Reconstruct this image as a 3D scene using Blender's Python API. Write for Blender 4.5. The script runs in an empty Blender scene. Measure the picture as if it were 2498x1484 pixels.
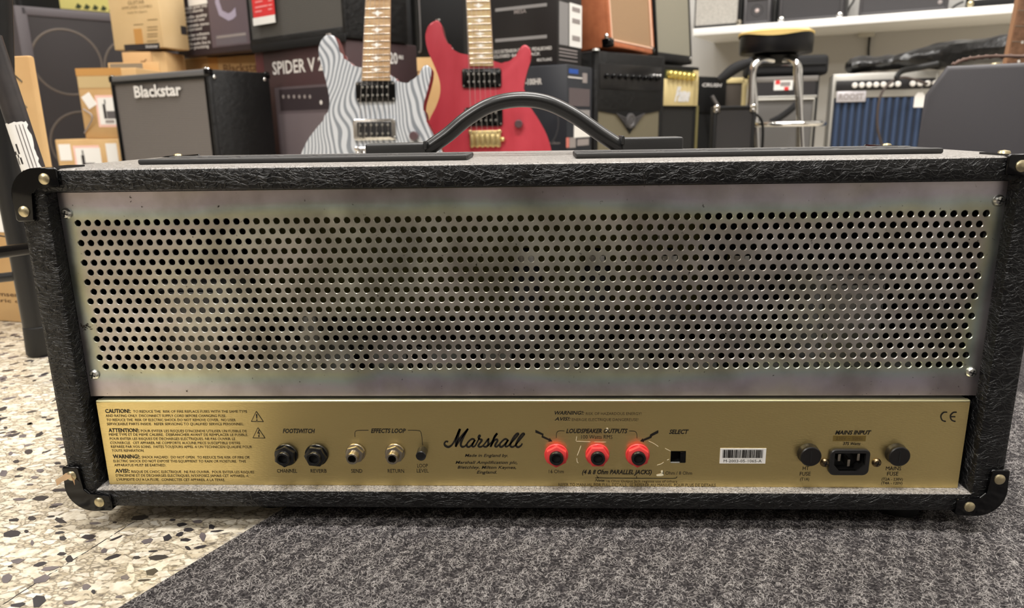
import bpy, bmesh, math, random
import numpy as np
from mathutils import Vector, Matrix, noise
random.seed(7); rng = np.random.default_rng(7)
PI = math.pi
SC = bpy.context.scene
COL = SC.collection

# ------------------------------------------------------------------ camera (measured from the photograph)
FPX = 1763.47; CAMP = Vector((.38466, -.52007, .3200)); YAW, PIT, ROL = -.04163, .24521, -.01605
fw = Vector((math.sin(YAW)*math.cos(PIT), math.cos(YAW)*math.cos(PIT), -math.sin(PIT)))
r0 = Vector((math.cos(YAW), -math.sin(YAW), 0)); u0 = r0.cross(fw)
CR = r0*math.cos(ROL)+u0*math.sin(ROL); CU = -r0*math.sin(ROL)+u0*math.cos(ROL)
cam = bpy.data.cameras.new('camera'); camo = bpy.data.objects.new('camera', cam); COL.objects.link(camo)
camo.matrix_world = Matrix(((CR.x, CU.x, -fw.x, CAMP.x), (CR.y, CU.y, -fw.y, CAMP.y), (CR.z, CU.z, -fw.z, CAMP.z), (0, 0, 0, 1)))
cam.sensor_fit = 'HORIZONTAL'; cam.sensor_width = 36; cam.lens = FPX/2498*36; cam.clip_start = .01
cam.dof.use_dof = True; cam.dof.focus_distance = .60; cam.dof.aperture_fstop = 8.5
SC.camera = camo

# ------------------------------------------------------------------ light and exposure
SC.view_settings.view_transform = 'Standard'; SC.view_settings.look = 'None'
SC.view_settings.gamma = 1; SC.view_settings.use_curve_mapping = False
SC.view_settings.exposure = 0.12
W = bpy.data.worlds.new('shop_air'); SC.world = W; W.use_nodes = True
W.node_tree.nodes['Background'].inputs[0].default_value = (1, .95, .88, 1)
W.node_tree.nodes['Background'].inputs[1].default_value = .08
def area(x, y, z, sx, sy, e, col=(1, .965, .92), rot=(0, 0, 0)):
    l = bpy.data.lights.new('ceiling_panel_light', 'AREA'); l.shape = 'RECTANGLE'; l.size = sx; l.size_y = sy
    l.energy = e; l.color = col
    o = bpy.data.objects.new('ceiling_panel_light', l); o.location = (x, y, z); o.rotation_euler = rot; COL.objects.link(o)
for lx, ly, le in ((-1.6, -2.0, 78), (.5, -2.6, 9), (2.3, -2.0, 4), (-1.6, -.2, 9), (.35, -.3, 58), (2.2, -.1, 15), (-1.1, 1.6, 42), (.6, 1.7, 44), (1.8, 1.4, 50)):
    area(lx, ly, 2.62, 1.2, .35, le)

# ------------------------------------------------------------------ measuring helpers: pixel of the photograph -> point at a known depth
def ray(px, py): return fw + CR*((px-1249)/FPX) - CU*((py-742)/FPX)
def at(px, py, Y):
    d = ray(px, py); return CAMP + d*((Y-CAMP.y)/d.y)
def atz(px, py, Z):
    d = ray(px, py); return CAMP + d*((Z-CAMP.z)/d.z)
class Fr:
    """local frame of a thing: x along its front, y into it, z up"""
    def __init__(s, L, R, z0=0, h=None, tilt=0):
        a, b = at(*L), at(*R)
        s.w = math.hypot(b.x-a.x, b.y-a.y); s.rz = math.atan2(b.y-a.y, b.x-a.x)
        s.z0 = z0; s.h = h if h is not None else a.z-z0; s.loc = Vector((a.x, a.y, z0)); s.tilt = tilt
        s.m = Matrix.Translation(s.loc) @ Matrix.Rotation(s.rz, 4, 'Z') @ Matrix.Rotation(tilt, 4, 'X'); s.i = s.m.inverted()
    def lp(s, px, py, off=0.):
        o = s.i @ CAMP; d = s.i.to_3x3() @ ray(px, py); p = o + d*((off-o.y)/d.y); return p.x, p.z
    def side(s, px, py):      # on the right hand side face
        o = s.i @ CAMP; d = s.i.to_3x3() @ ray(px, py); p = o + d*((s.w-o.x)/d.x); return p.y, p.z
class Wo(Fr):
    def __init__(s): s.w = .74; s.h = .285; s.rz = 0; s.z0 = 0; s.tilt = 0; s.loc = Vector((0, 0, 0)); s.m = Matrix(); s.i = Matrix()
WO = Wo()

# ------------------------------------------------------------------ materials
def lin(c): return tuple(((v/255)/12.92 if v/255 <= .04045 else ((v/255+.055)/1.055)**2.4) for v in c)+(1,)
MC = {}
def M(name, col=(128, 128, 128), rough=.5, metal=0, spec=.5, bump=None, vary=None, coat=0, emis=0):
    if name in MC: return MC[name]
    m = bpy.data.materials.new(name); m.use_nodes = True; nt = m.node_tree; b = nt.nodes['Principled BSDF']
    b.inputs['Base Color'].default_value = lin(col); b.inputs['Roughness'].default_value = rough
    b.inputs['Metallic'].default_value = metal; b.inputs['Specular IOR Level'].default_value = spec
    b.inputs['Coat Weight'].default_value = coat
    tc = nt.nodes.new('ShaderNodeTexCoord')
    if bump:   # (scale xyz, strength, distance)
        mp = nt.nodes.new('ShaderNodeMapping'); mp.inputs['Scale'].default_value = bump[0]
        nz = nt.nodes.new('ShaderNodeTexNoise'); nz.inputs['Scale'].default_value = 1; nz.inputs['Detail'].default_value = 3
        bp = nt.nodes.new('ShaderNodeBump'); bp.inputs['Strength'].default_value = bump[1]; bp.inputs['Distance'].default_value = bump[2]
        nt.links.new(tc.outputs['Object'], mp.inputs[0]); nt.links.new(mp.outputs[0], nz.inputs[0])
        nt.links.new(nz.outputs['Fac'], bp.inputs['Height']); nt.links.new(bp.outputs[0], b.inputs['Normal'])
    if vary:   # (scale xyz, other colour)
        mp = nt.nodes.new('ShaderNodeMapping'); mp.inputs['Scale'].default_value = vary[0]
        nz = nt.nodes.new('ShaderNodeTexNoise'); nz.inputs['Scale'].default_value = 1; nz.inputs['Detail'].default_value = 4
        mr = nt.nodes.new('ShaderNodeMapRange'); mr.inputs[1].default_value = .35; mr.inputs[2].default_value = .65
        mx = nt.nodes.new('ShaderNodeMix'); mx.data_type = 'RGBA'; mx.inputs[6].default_value = lin(col); mx.inputs[7].default_value = lin(vary[1])
        nt.links.new(tc.outputs['Object'], mp.inputs[0]); nt.links.new(mp.outputs[0], nz.inputs[0]); nt.links.new(nz.outputs['Fac'], mr.inputs[0])
        nt.links.new(mr.outputs[0], mx.inputs[0]); nt.links.new(mx.outputs[2], b.inputs['Base Color'])
    MC[name] = m; return m
def N(nt, t, **kw):
    n = nt.nodes.new(t)
    for k, v in kw.items(): setattr(n, k, v)
    return n
def ramp(nt, stops, interp='LINEAR'):
    r = nt.nodes.new('ShaderNodeValToRGB'); r.color_ramp.interpolation = interp
    while len(r.color_ramp.elements) < len(stops): r.color_ramp.elements.new(.5)
    for e, (p, c) in zip(r.color_ramp.elements, stops): e.position = p; e.color = c if len(c) == 4 else lin(c)
    return r
def mmath(nt, op, a, b=None, c=None):
    n = nt.nodes.new('ShaderNodeMath'); n.operation = op
    for i, v in enumerate((a, b, c)):
        if v is None: continue
        if isinstance(v, (int, float)): n.inputs[i].default_value = v
        else: nt.links.new(v, n.inputs[i])
    return n.outputs[0]

def tolex(name, col=(13, 13, 14), rough=.33, s=1.0, dist=.00075, sheen=.08, dust_sheen=.65):
    if name in MC: return MC[name]
    m = M(name, col, rough, spec=.4); nt = m.node_tree; b = nt.nodes['Principled BSDF']
    b.inputs['Sheen Weight'].default_value = sheen; b.inputs['Sheen Roughness'].default_value = .25
    tc = nt.nodes.new('ShaderNodeTexCoord'); L = nt.links.new
    n1 = N(nt, 'ShaderNodeTexNoise'); n1.inputs['Scale'].default_value = 70*s; n1.inputs['Detail'].default_value = 2
    L(tc.outputs['Object'], n1.inputs[0])
    va = N(nt, 'ShaderNodeVectorMath', operation='MULTIPLY_ADD'); va.inputs[1].default_value = (.012/s,)*3
    L(n1.outputs['Color'], va.inputs[0]); L(tc.outputs['Object'], va.inputs[2])
    hs = []
    for sc, rot, sh in ((105, (0, .35, 0), (1, 1, 2.0)), (150, (0, -.8, .4), (1, 1, 2.4)), (420, (0, 0, 0), (1, 1, 1))):
        mp = N(nt, 'ShaderNodeMapping'); mp.inputs['Rotation'].default_value = rot; mp.inputs['Scale'].default_value = sh
        v = N(nt, 'ShaderNodeTexVoronoi', feature='DISTANCE_TO_EDGE'); v.inputs['Scale'].default_value = sc*s
        L(va.outputs[0], mp.inputs[0]); L(mp.outputs[0], v.inputs['Vector'])
        mr = N(nt, 'ShaderNodeMapRange', interpolation_type='SMOOTHSTEP'); mr.inputs[2].default_value = .085
        L(v.outputs['Distance'], mr.inputs[0]); hs.append(mr.outputs[0])
    h = mmath(nt, 'ADD', mmath(nt, 'MULTIPLY', hs[0], .5), mmath(nt, 'MULTIPLY', hs[1], .4))
    h = mmath(nt, 'ADD', h, mmath(nt, 'MULTIPLY', hs[2], .10))
    bp = N(nt, 'ShaderNodeBump', invert=True); bp.inputs['Strength'].default_value = .85; bp.inputs['Distance'].default_value = dist
    L(h, bp.inputs['Height']); L(bp.outputs[0], b.inputs['Normal'])
    # shop dust and grazing sheen, painted as one pale colour on upward surfaces
    if dust_sheen:
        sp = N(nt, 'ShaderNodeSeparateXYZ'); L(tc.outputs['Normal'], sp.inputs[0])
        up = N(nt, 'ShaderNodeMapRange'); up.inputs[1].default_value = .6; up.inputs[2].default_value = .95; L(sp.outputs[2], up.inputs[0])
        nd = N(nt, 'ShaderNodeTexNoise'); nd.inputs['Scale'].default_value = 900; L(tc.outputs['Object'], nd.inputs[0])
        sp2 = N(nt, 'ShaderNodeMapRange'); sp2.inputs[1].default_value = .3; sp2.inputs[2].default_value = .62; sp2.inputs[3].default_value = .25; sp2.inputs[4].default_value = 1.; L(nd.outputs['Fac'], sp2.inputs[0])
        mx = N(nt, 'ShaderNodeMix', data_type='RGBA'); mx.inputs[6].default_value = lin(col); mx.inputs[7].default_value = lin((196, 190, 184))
        L(mmath(nt, 'MULTIPLY', mmath(nt, 'MULTIPLY', up.outputs[0], sp2.outputs[0]), dust_sheen), mx.inputs[0]); L(mx.outputs[2], b.inputs['Base Color'])
    return m

def mk_gold():
    m = M('brushed_gold', (232, 210, 146), .30, 1); nt = m.node_tree; b = nt.nodes['Principled BSDF']; L = nt.links.new
    tc = N(nt, 'ShaderNodeTexCoord'); mp = N(nt, 'ShaderNodeMapping'); mp.inputs['Scale'].default_value = (300, 1, 2000)
    nz = N(nt, 'ShaderNodeTexNoise'); nz.inputs['Scale'].default_value = 1; nz.inputs['Detail'].default_value = 3
    L(tc.outputs['Object'], mp.inputs[0]); L(mp.outputs[0], nz.inputs[0])
    bp = N(nt, 'ShaderNodeBump'); bp.inputs['Strength'].default_value = .6; bp.inputs['Distance'].default_value = .00028
    L(nz.outputs['Fac'], bp.inputs['Height']); L(bp.outputs[0], b.inputs['Normal'])
    return m
def mk_zinc():
    m = M('zinc_passivated', (190, 188, 178), .36, 1); nt = m.node_tree; b = nt.nodes['Principled BSDF']; L = nt.links.new
    tc = N(nt, 'ShaderNodeTexCoord'); mp = N(nt, 'ShaderNodeMapping'); mp.inputs['Scale'].default_value = (1, 1, 1.3)
    nz = N(nt, 'ShaderNodeTexNoise'); nz.inputs['Scale'].default_value = 6; nz.inputs['Detail'].default_value = 5; nz.inputs['Distortion'].default_value = .6
    L(tc.outputs['Object'], mp.inputs[0]); L(mp.outputs[0], nz.inputs[0])
    r = ramp(nt, [(.25, (190, 200, 196)), (.38, (206, 211, 192)), (.47, (204, 200, 192)), (.56, (198, 194, 200)), (.66, (208, 210, 190)), (.8, (188, 194, 196))])
    L(nz.outputs['Fac'], r.inputs[0])
    # the passivation film changes colour towards the plate's border
    sp = N(nt, 'ShaderNodeSeparateXYZ'); L(tc.outputs['Object'], sp.inputs[0])
    dx = mmath(nt, 'SUBTRACT', mmath(nt, 'ABSOLUTE', mmath(nt, 'SUBTRACT', sp.outputs[0], .3699)), .337)
    dz_ = mmath(nt, 'SUBTRACT', mmath(nt, 'ABSOLUTE', mmath(nt, 'SUBTRACT', sp.outputs[2], .1945)), .0595)
    dd = mmath(nt, 'ADD', mmath(nt, 'MAXIMUM', dx, dz_), mmath(nt, 'MULTIPLY', mmath(nt, 'SUBTRACT', nz.outputs['Fac'], .5), .030))
    fr_ = ramp(nt, [(0, (214, 208, 198)), (.30, (214, 204, 192)), (.45, (214, 220, 184)), (.58, (192, 212, 208)), (.72, (206, 198, 214)), (1, (214, 200, 200))])
    L(mmath(nt, 'MULTIPLY_ADD', dd, 25., .42), fr_.inputs[0])
    film = N(nt, 'ShaderNodeMix', data_type='RGBA'); film.inputs[0].default_value = .6; L(r.outputs[0], film.inputs[6]); L(fr_.outputs[0], film.inputs[7])
    # grime specks
    n2 = N(nt, 'ShaderNodeTexNoise'); n2.inputs['Scale'].default_value = 260; n2.inputs['Detail'].default_value = 2
    L(tc.outputs['Object'], n2.inputs[0]); s = ramp(nt, [(.70, (255, 255, 255)), (.78, (90, 84, 74))]); L(n2.outputs['Fac'], s.inputs[0])
    n3 = N(nt, 'ShaderNodeTexNoise'); n3.inputs['Scale'].default_value = 30; n3.inputs['Detail'].default_value = 6
    L(tc.outputs['Object'], n3.inputs[0]); s3 = ramp(nt, [(.3, (200, 197, 190)), (.6, (255, 255, 255))]); L(n3.outputs['Fac'], s3.inputs[0])
    mx = N(nt, 'ShaderNodeMix', data_type='RGBA', blend_type='MULTIPLY'); mx.inputs[0].default_value = 1; L(film.outputs[2], mx.inputs[6]); L(s.outputs[0], mx.inputs[7])
    m2 = N(nt, 'ShaderNodeMix', data_type='RGBA', blend_type='MULTIPLY'); m2.inputs[0].default_value = .8; L(mx.outputs[2], m2.inputs[6]); L(s3.outputs[0], m2.inputs[7])
    L(m2.outputs[2], b.inputs['Base Color'])
    rr = N(nt, 'ShaderNodeMapRange'); rr.inputs[3].default_value = .3; rr.inputs[4].default_value = .46; L(n3.outputs['Fac'], rr.inputs[0]); L(rr.outputs[0], b.inputs['Roughness'])
    return m
def mk_terrazzo():
    m = M('terrazzo', (200, 190, 170), .28, 0, spec=.4); nt = m.node_tree; b = nt.nodes['Principled BSDF']; L = nt.links.new
    tc = N(nt, 'ShaderNodeTexCoord')
    n1 = N(nt, 'ShaderNodeTexNoise'); n1.inputs['Scale'].default_value = 90; n1.inputs['Detail'].default_value = 2; L(tc.outputs['Object'], n1.inputs[0])
    va = N(nt, 'ShaderNodeVectorMath', operation='MULTIPLY_ADD'); va.inputs[1].default_value = (.006, .006, 0); L(n1.outputs['Color'], va.inputs[0]); L(tc.outputs['Object'], va.inputs[2])
    def layer(sc, rot, sq, thr, soft=.02):
        mp = N(nt, 'ShaderNodeMapping'); mp.inputs['Rotation'].default_value = (0, 0, rot); mp.inputs['Scale'].default_value = (1, sq, .0001)
        L(va.outputs[0], mp.inputs[0])
        v = N(nt, 'ShaderNodeTexVoronoi', feature='DISTANCE_TO_EDGE', voronoi_dimensions='2D'); v.inputs['Scale'].default_value = sc; L(mp.outputs[0], v.inputs['Vector'])
        v2 = N(nt, 'ShaderNodeTexVoronoi', voronoi_dimensions='2D'); v2.inputs['Scale'].default_value = sc; L(mp.outputs[0], v2.inputs['Vector'])
        sep = N(nt, 'ShaderNodeSeparateColor'); L(v2.outputs['Color'], sep.inputs[0])
        k = N(nt, 'ShaderNodeMapRange'); k.inputs[1].default_value = thr; k.inputs[2].default_value = thr+soft; L(v.outputs['Distance'], k.inputs[0])
        return k.outputs[0], sep.outputs[0], sep.outputs[1]
    a, ra, ga = layer(82, .5, 1.8, .125, .03); c, rc, gc = layer(210, .2, 1.6, .14, .04); d, rd, gd = layer(46, .1, 1.7, .12, .02)
    chip = ramp(nt, [(0, (220, 213, 197)), (.35, (208, 198, 176)), (.7, (226, 221, 210)), (1, (196, 184, 160))])
    L(ra, chip.inputs[0])
    chip2 = ramp(nt, [(0, (212, 203, 184)), (.6, (190, 178, 154)), (.93, (200, 191, 173)), (.95, (112, 104, 94))]); L(rc, chip2.inputs[0])
    mx1 = N(nt, 'ShaderNodeMix', data_type='RGBA'); mx1.inputs[6].default_value = lin((152, 143, 126)); L(c, mx1.inputs[0]); L(chip2.outputs[0], mx1.inputs[7])
    m2 = N(nt, 'ShaderNodeMix', data_type='RGBA'); L(mmath(nt, 'MULTIPLY', a, mmath(nt, 'GREATER_THAN', ga, .22)), m2.inputs[0]); L(mx1.outputs[2], m2.inputs[6]); L(chip.outputs[0], m2.inputs[7])
    m3 = N(nt, 'ShaderNodeMix', data_type='RGBA'); L(mmath(nt, 'MULTIPLY', d, mmath(nt, 'GREATER_THAN', gd, .72)), m3.inputs[0]); L(m2.outputs[2], m3.inputs[6]); m3.inputs[7].default_value = lin((222, 214, 196))
    n4 = N(nt, 'ShaderNodeTexNoise'); n4.inputs['Scale'].default_value = 160; n4.inputs['Detail'].default_value = 4; L(tc.outputs['Object'], n4.inputs[0])
    r4 = ramp(nt, [(.35, (222, 218, 212)), (.6, (255, 255, 255))]); L(n4.outputs['Fac'], r4.inputs[0])
    m5 = N(nt, 'ShaderNodeMix', data_type='RGBA', blend_type='MULTIPLY'); m5.inputs[0].default_value = 1; L(m3.outputs[2], m5.inputs[6]); L(r4.outputs[0], m5.inputs[7])
    L(m5.outputs[2], b.inputs['Base Color']); return m
def mk_mat():
    m = M('felt_mat', (88, 84, 84), .95, 0, spec=.1); nt = m.node_tree; b = nt.nodes['Principled BSDF']; L = nt.links.new
    tc = N(nt, 'ShaderNodeTexCoord'); n = N(nt, 'ShaderNodeTexNoise'); n.inputs['Scale'].default_value = 620; n.inputs['Detail'].default_value = 5; L(tc.outputs['Object'], n.inputs[0])
    r = ramp(nt, [(.3, (24, 23, 24)), (.52, (60, 57, 58)), (.72, (116, 112, 111))]); L(n.outputs['Fac'], r.inputs[0]); L(r.outputs[0], b.inputs['Base Color'])
    bp = N(nt, 'ShaderNodeBump'); bp.inputs['Strength'].default_value = .9; bp.inputs['Distance'].default_value = .0015; L(n.outputs['Fac'], bp.inputs['Height']); L(bp.outputs[0], b.inputs['Normal']); return m
def mk_weave(name, c1, c2, sc=500, rough=.7):
    if name in MC: return MC[name]
    m = M(name, c1, rough); nt = m.node_tree; b = nt.nodes['Principled BSDF']; L = nt.links.new
    tc = N(nt, 'ShaderNodeTexCoord'); sp = N(nt, 'ShaderNodeSeparateXYZ'); L(tc.outputs['Object'], sp.inputs[0])
    a = mmath(nt, 'SINE', mmath(nt, 'MULTIPLY', mmath(nt, 'ADD', sp.outputs[0], sp.outputs[2]), sc)); c = mmath(nt, 'SINE', mmath(nt, 'MULTIPLY', mmath(nt, 'SUBTRACT', sp.outputs[0], sp.outputs[2]), sc))
    k = mmath(nt, 'MULTIPLY_ADD', mmath(nt, 'MULTIPLY', a, c), .5, .5)
    mx = N(nt, 'ShaderNodeMix', data_type='RGBA'); mx.inputs[6].default_value = lin(c1); mx.inputs[7].default_value = lin(c2); L(k, mx.inputs[0]); L(mx.outputs[2], b.inputs['Base Color'])
    bp = N(nt, 'ShaderNodeBump'); bp.inputs['Distance'].default_value = .0008; bp.inputs['Strength'].default_value = .5; L(k, bp.inputs['Height']); L(bp.outputs[0], b.inputs['Normal']); return m
def mk_wave(name, c1, c2, axis_scale, dist, edge=.5):
    m = M(name, c1, .35, spec=.5, coat=.15); nt = m.node_tree; b = nt.nodes['Principled BSDF']; L = nt.links.new
    tc = N(nt, 'ShaderNodeTexCoord'); mp = N(nt, 'ShaderNodeMapping'); mp.inputs['Scale'].default_value = axis_scale
    n = N(nt, 'ShaderNodeTexNoise'); n.inputs['Scale'].default_value = 1; n.inputs['Detail'].default_value = 1.2; L(tc.outputs['Object'], mp.inputs[0]); L(mp.outputs[0], n.inputs[0])
    sp = N(nt, 'ShaderNodeSeparateXYZ'); L(tc.outputs['Object'], sp.inputs[0])
    ph = mmath(nt, 'ADD', mmath(nt, 'MULTIPLY', sp.outputs[0], 620), mmath(nt, 'MULTIPLY', n.outputs['Fac'], dist))
    r = ramp(nt, [(.0, c2), (.3, c2), (.5, c1), (1, c1)]); L(mmath(nt, 'MULTIPLY_ADD', mmath(nt, 'SINE', ph), .5, .5), r.inputs[0])
    n2 = N(nt, 'ShaderNodeTexNoise'); n2.inputs['Scale'].default_value = 40; L(tc.outputs['Object'], n2.inputs[0])
    L(r.outputs[0], b.inputs['Base Color']); return m

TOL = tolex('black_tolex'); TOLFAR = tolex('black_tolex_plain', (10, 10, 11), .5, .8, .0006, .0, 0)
GOLD = mk_gold(); ZINC = mk_zinc(); TERR = mk_terrazzo(); FELT = mk_mat()
CARD = M('cardboard', (204, 170, 122), .8, spec=.2, vary=((6, 6, 6), (192, 154, 106))); CARDL = M('cardboard_light', (226, 198, 152), .8, spec=.2, vary=((5, 5, 5), (216, 186, 138)))
CARDD = M('cardboard_inside', (176, 138, 92), .85, spec=.2); TAPE = M('brown_tape', (196, 146, 84), .35)
BLKP = M('black_plastic', (6, 6, 7), .10, spec=.35); BLKR = M('black_rubber', (20, 20, 20), .55); BLKM = M('black_matte', (14, 14, 15), .65, spec=.35)
BLKI = M('inside_black', (8, 8, 8), .8); BRASS = M('brass_rivet', (196, 184, 150), .36, 1, bump=((400, 400, 400), .4, .0004)); SCREW = M('zinc_screw', (205, 205, 200), .28, 1)
CHROME = M('chrome', (235, 235, 235), .1, 1); NICK = M('nickel', (170, 162, 148), .3, 1); REDP = M('red_plastic', (222, 66, 66), .38)
STEEL = M('galvanised_steel', (190, 190, 185), .4, 1, vary=((20, 20, 20), (160, 160, 155))); IRON = M('transformer_steel', (178, 180, 180), .5, .4)
INK = M('black_ink', (22, 18, 12), .5); INKS = M('thin_black_ink', (64, 50, 26), .5); WINK = M('white_ink', (222, 218, 214), .6); GINK = M('grey_ink', (150, 142, 140), .6)
PAPER = M('white_paper', (238, 236, 232), .7); PINK = M('pink_print', (240, 196, 184), .7); DPR = M('dark_print', (44, 40, 42), .6)
WHT = M('white_paint', (250, 249, 246), .4); WALL = M('wall_paint', (196, 194, 190), .85); CEIL = M('ceiling_paint', (225, 222, 215), .9)
BLKPNT = M('black_powder_coat', (26, 26, 27), .34, spec=.5, bump=((900, 900, 900), .15, .0003)); CLOTHK = M('black_padded_cloth', (24, 24, 26), .85, bump=((200, 200, 200), .4, .001))
SIL = M('silver_trim', (190, 188, 182), .35, .6); CREAM = M('cream_vinyl', (226, 206, 150), .55); BAGM = M('gig_bag_nylon', (24, 24, 25), .32, bump=((50, 50, 50), .6, .004))

# ------------------------------------------------------------------ mesh helpers
def link(name, me, mat, parent=None):
    o = bpy.data.objects.new(name, me); COL.objects.link(o)
    if mat is not None and not me.materials: me.materials.append(mat)
    if parent is not None: o.parent = parent
    return o
def obj(name, bm, mat, parent=None, smooth=True):
    me = bpy.data.meshes.new(name); bmesh.ops.recalc_face_normals(bm, faces=bm.faces); bm.to_mesh(me); bm.free()
    if smooth:
        me.shade_smooth()
        try: me.set_sharp_from_angle(angle=math.radians(38))
        except Exception: pass
    return link(name, me, mat, parent)
def BM(): return bmesh.new()
def bx(bm, x0, x1, y0, y1, z0, z1, bev=0, seg=2, m=None):
    r = bmesh.ops.create_cube(bm, size=1); vs = r['verts']
    for v in vs: v.co = Vector((x0+(v.co.x+.5)*(x1-x0), y0+(v.co.y+.5)*(y1-y0), z0+(v.co.z+.5)*(z1-z0)))
    if bev:
        es = list({e for v in vs for e in v.link_edges})
        r = bmesh.ops.bevel(bm, geom=es, offset=bev, segments=seg, profile=.5, affect='EDGES')
        vs = list({v for f in r['faces'] for v in f.verts})
    if m is not None:
        for v in vs: v.co = m @ v.co
    return bm
def cyl(bm, c, ax, r1, r2, L, n=24, cap=True):
    """cone / cylinder starting at c along axis ax"""
    ax = Vector(ax).normalized(); q = Vector((0, 0, 1)).rotation_difference(ax).to_matrix().to_4x4()
    bmesh.ops.create_cone(bm, cap_ends=cap, segments=n, radius1=r1, radius2=r2, depth=L, matrix=Matrix.Translation(Vector(c)+ax*L/2) @ q)
    return bm
def lathe(bm, prof, c=(0, 0, 0), ax=(0, 0, 1), n=24):
    ax = Vector(ax).normalized(); q = Vector((0, 0, 1)).rotation_difference(ax).to_matrix()
    rings = []
    for r, z in prof:
        if r < 1e-6: rings.append([bm.verts.new(Vector(c)+q @ Vector((0, 0, z)))])
        else: rings.append([bm.verts.new(Vector(c)+q @ Vector((r*math.cos(2*PI*i/n), r*math.sin(2*PI*i/n), z))) for i in range(n)])
    for a, b in zip(rings, rings[1:]):
        for i in range(n):
            j = (i+1) % n
            if len(a) == 1 and len(b) == 1: continue
            if len(a) == 1: bm.faces.new((a[0], b[i], b[j]))
            elif len(b) == 1: bm.faces.new((a[i], a[j], b[0]))
            else: bm.faces.new((a[i], a[j], b[j], b[i]))
    return bm
def spline(pts, k=6):
    P = [Vector(p) for p in pts]; P = [2*P[0]-P[1]]+P+[2*P[-1]-P[-2]]; out = []
    for i in range(1, len(P)-2):
        for t in np.linspace(0, 1, k, endpoint=False):
            a, b, c, d = P[i-1:i+3]
            out.append(.5*((2*b)+(c-a)*t+(2*a-5*b+4*c-d)*t*t+(3*b-a-3*c+d)*t**3))
    out.append(P[-2]); return out
def tube(bm, pts, r, n=12, ell=None, up=(0, 1, 0), cap=True):
    """tube along pts; r number or list; ell=(a,b) elliptical radii, a in the plane, b along 'up'"""
    rings = []; pts = [Vector(p) for p in pts]
    for i, p in enumerate(pts):
        t = (pts[min(i+1, len(pts)-1)]-pts[max(i-1, 0)]).normalized()
        u = Vector(up)
        if abs(t.dot(u)) > .95: u = Vector((1, 0, 0)) if abs(t.x) < .9 else Vector((0, 0, 1))
        b = (u-t*u.dot(t)).normalized(); a = t.cross(b)
        rr = r[i] if isinstance(r, (list, tuple)) else r
        ea, eb = ell if ell else (rr, rr)
        rings.append([bm.verts.new(p+a*ea*math.cos(2*PI*k/n)+b*eb*math.sin(2*PI*k/n)) for k in range(n)])
    for A, B in zip(rings, rings[1:]):
        for k in range(n): bm.faces.new((A[k], A[(k+1) % n], B[(k+1) % n], B[k]))
    if cap: bm.faces.new(rings[0][::-1]); bm.faces.new(rings[-1])
    return bm
def prism(bm, poly, y0, y1, bev=0, seg=2):
    """extrude an (x,z) polygon along y"""
    n = len(poly); a = [bm.verts.new((x, y0, z)) for x, z in poly]; b = [bm.verts.new((x, y1, z)) for x, z in poly]
    f0 = bm.faces.new(a); f1 = bm.faces.new(b[::-1]); fs = [f0, f1]
    for i in range(n): fs.append(bm.faces.new((a[i], b[i], b[(i+1) % n], a[(i+1) % n])))
    if bev:
        es = list(f0.edges)+list(f1.edges); bmesh.ops.bevel(bm, geom=es, offset=bev, segments=seg, profile=.5, affect='EDGES')
    return bm
def rrect(x0, x1, z0, z1, r, n=5):
    out = []
    for cx, cz, a0 in ((x1-r, z1-r, 0), (x0+r, z1-r, PI/2), (x0+r, z0+r, PI), (x1-r, z0+r, 1.5*PI)):
        for k in range(n+1):
            a = a0+PI/2*k/n; out.append((cx+r*math.cos(a), cz+r*math.sin(a)))
    return out
def tag(o, label, cat, group=None):
    o['label'] = label; o['category'] = cat
    if group: o['group'] = group
    return o
def thing(name, label, cat, fr=None, loc=(0, 0, 0), rz=0, group=None):
    o = bpy.data.objects.new(name, None); COL.objects.link(o); o.empty_display_size = .05
    if fr is not None: o.location = fr.loc; o.rotation_euler = (fr.tilt, 0, fr.rz)
    else: o.location = loc; o.rotation_euler = (0, 0, rz)
    return tag(o, label, cat, group)
def struct(name, bm, mat):
    o = obj(name, bm, mat, smooth=False); o['kind'] = 'structure'; return o
def part(name, mat, parent, *a, **k):
    bm = BM(); bx(bm, *a, **k); return obj(name, bm, mat, parent)

# lettering: real glyph meshes, laid as flat print a hair above a surface
def glyphs(s, shear=0, bold=0):
    c = bpy.data.curves.new('t', 'FONT'); c.body = s; c.shear = shear; c.offset = bold; c.resolution_u = 2
    o = bpy.data.objects.new('t', c); me = bpy.data.meshes.new_from_object(o)
    v = np.zeros(len(me.vertices)*3); me.vertices.foreach_get('co', v); v = v.reshape(-1, 3)
    f = [tuple(p.vertices) for p in me.polygons]; bpy.data.objects.remove(o); bpy.data.curves.remove(c); bpy.data.meshes.remove(me); return v, f
CAPH = glyphs('H')[0][:, 1].max()
def text(parent, mat, items, name='lettering', off=-.0004, rot=False, side=None):
    """items: (string, x0, x1, zbase, capheight, shear, bold) -> one mesh"""
    V = []; F = []; n = 0
    for s, x0, x1, zb, ch, sh, bo in items:
        v, f = glyphs(s, sh, bo)
        if not len(v): continue
        x = (v[:, 0]-v[:, 0].min())/(v[:, 0].max()-v[:, 0].min())*(x1-x0); z = v[:, 1]/CAPH*ch
        if rot: X, Z = x0+z, zb+x        # reads upwards
        else: X, Z = x0+x, zb+z
        P = np.stack([X, np.full(len(v), off), Z], 1)
        if side is not None: P = np.stack([np.full(len(v), side), X, Z], 1)
        V.append(P); F += [tuple(i+n for i in q) for q in f]; n += len(v)
    me = bpy.data.meshes.new(name); me.from_pydata(np.concatenate(V).tolist(), [], F); return link(name, me, mat, parent)
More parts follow.
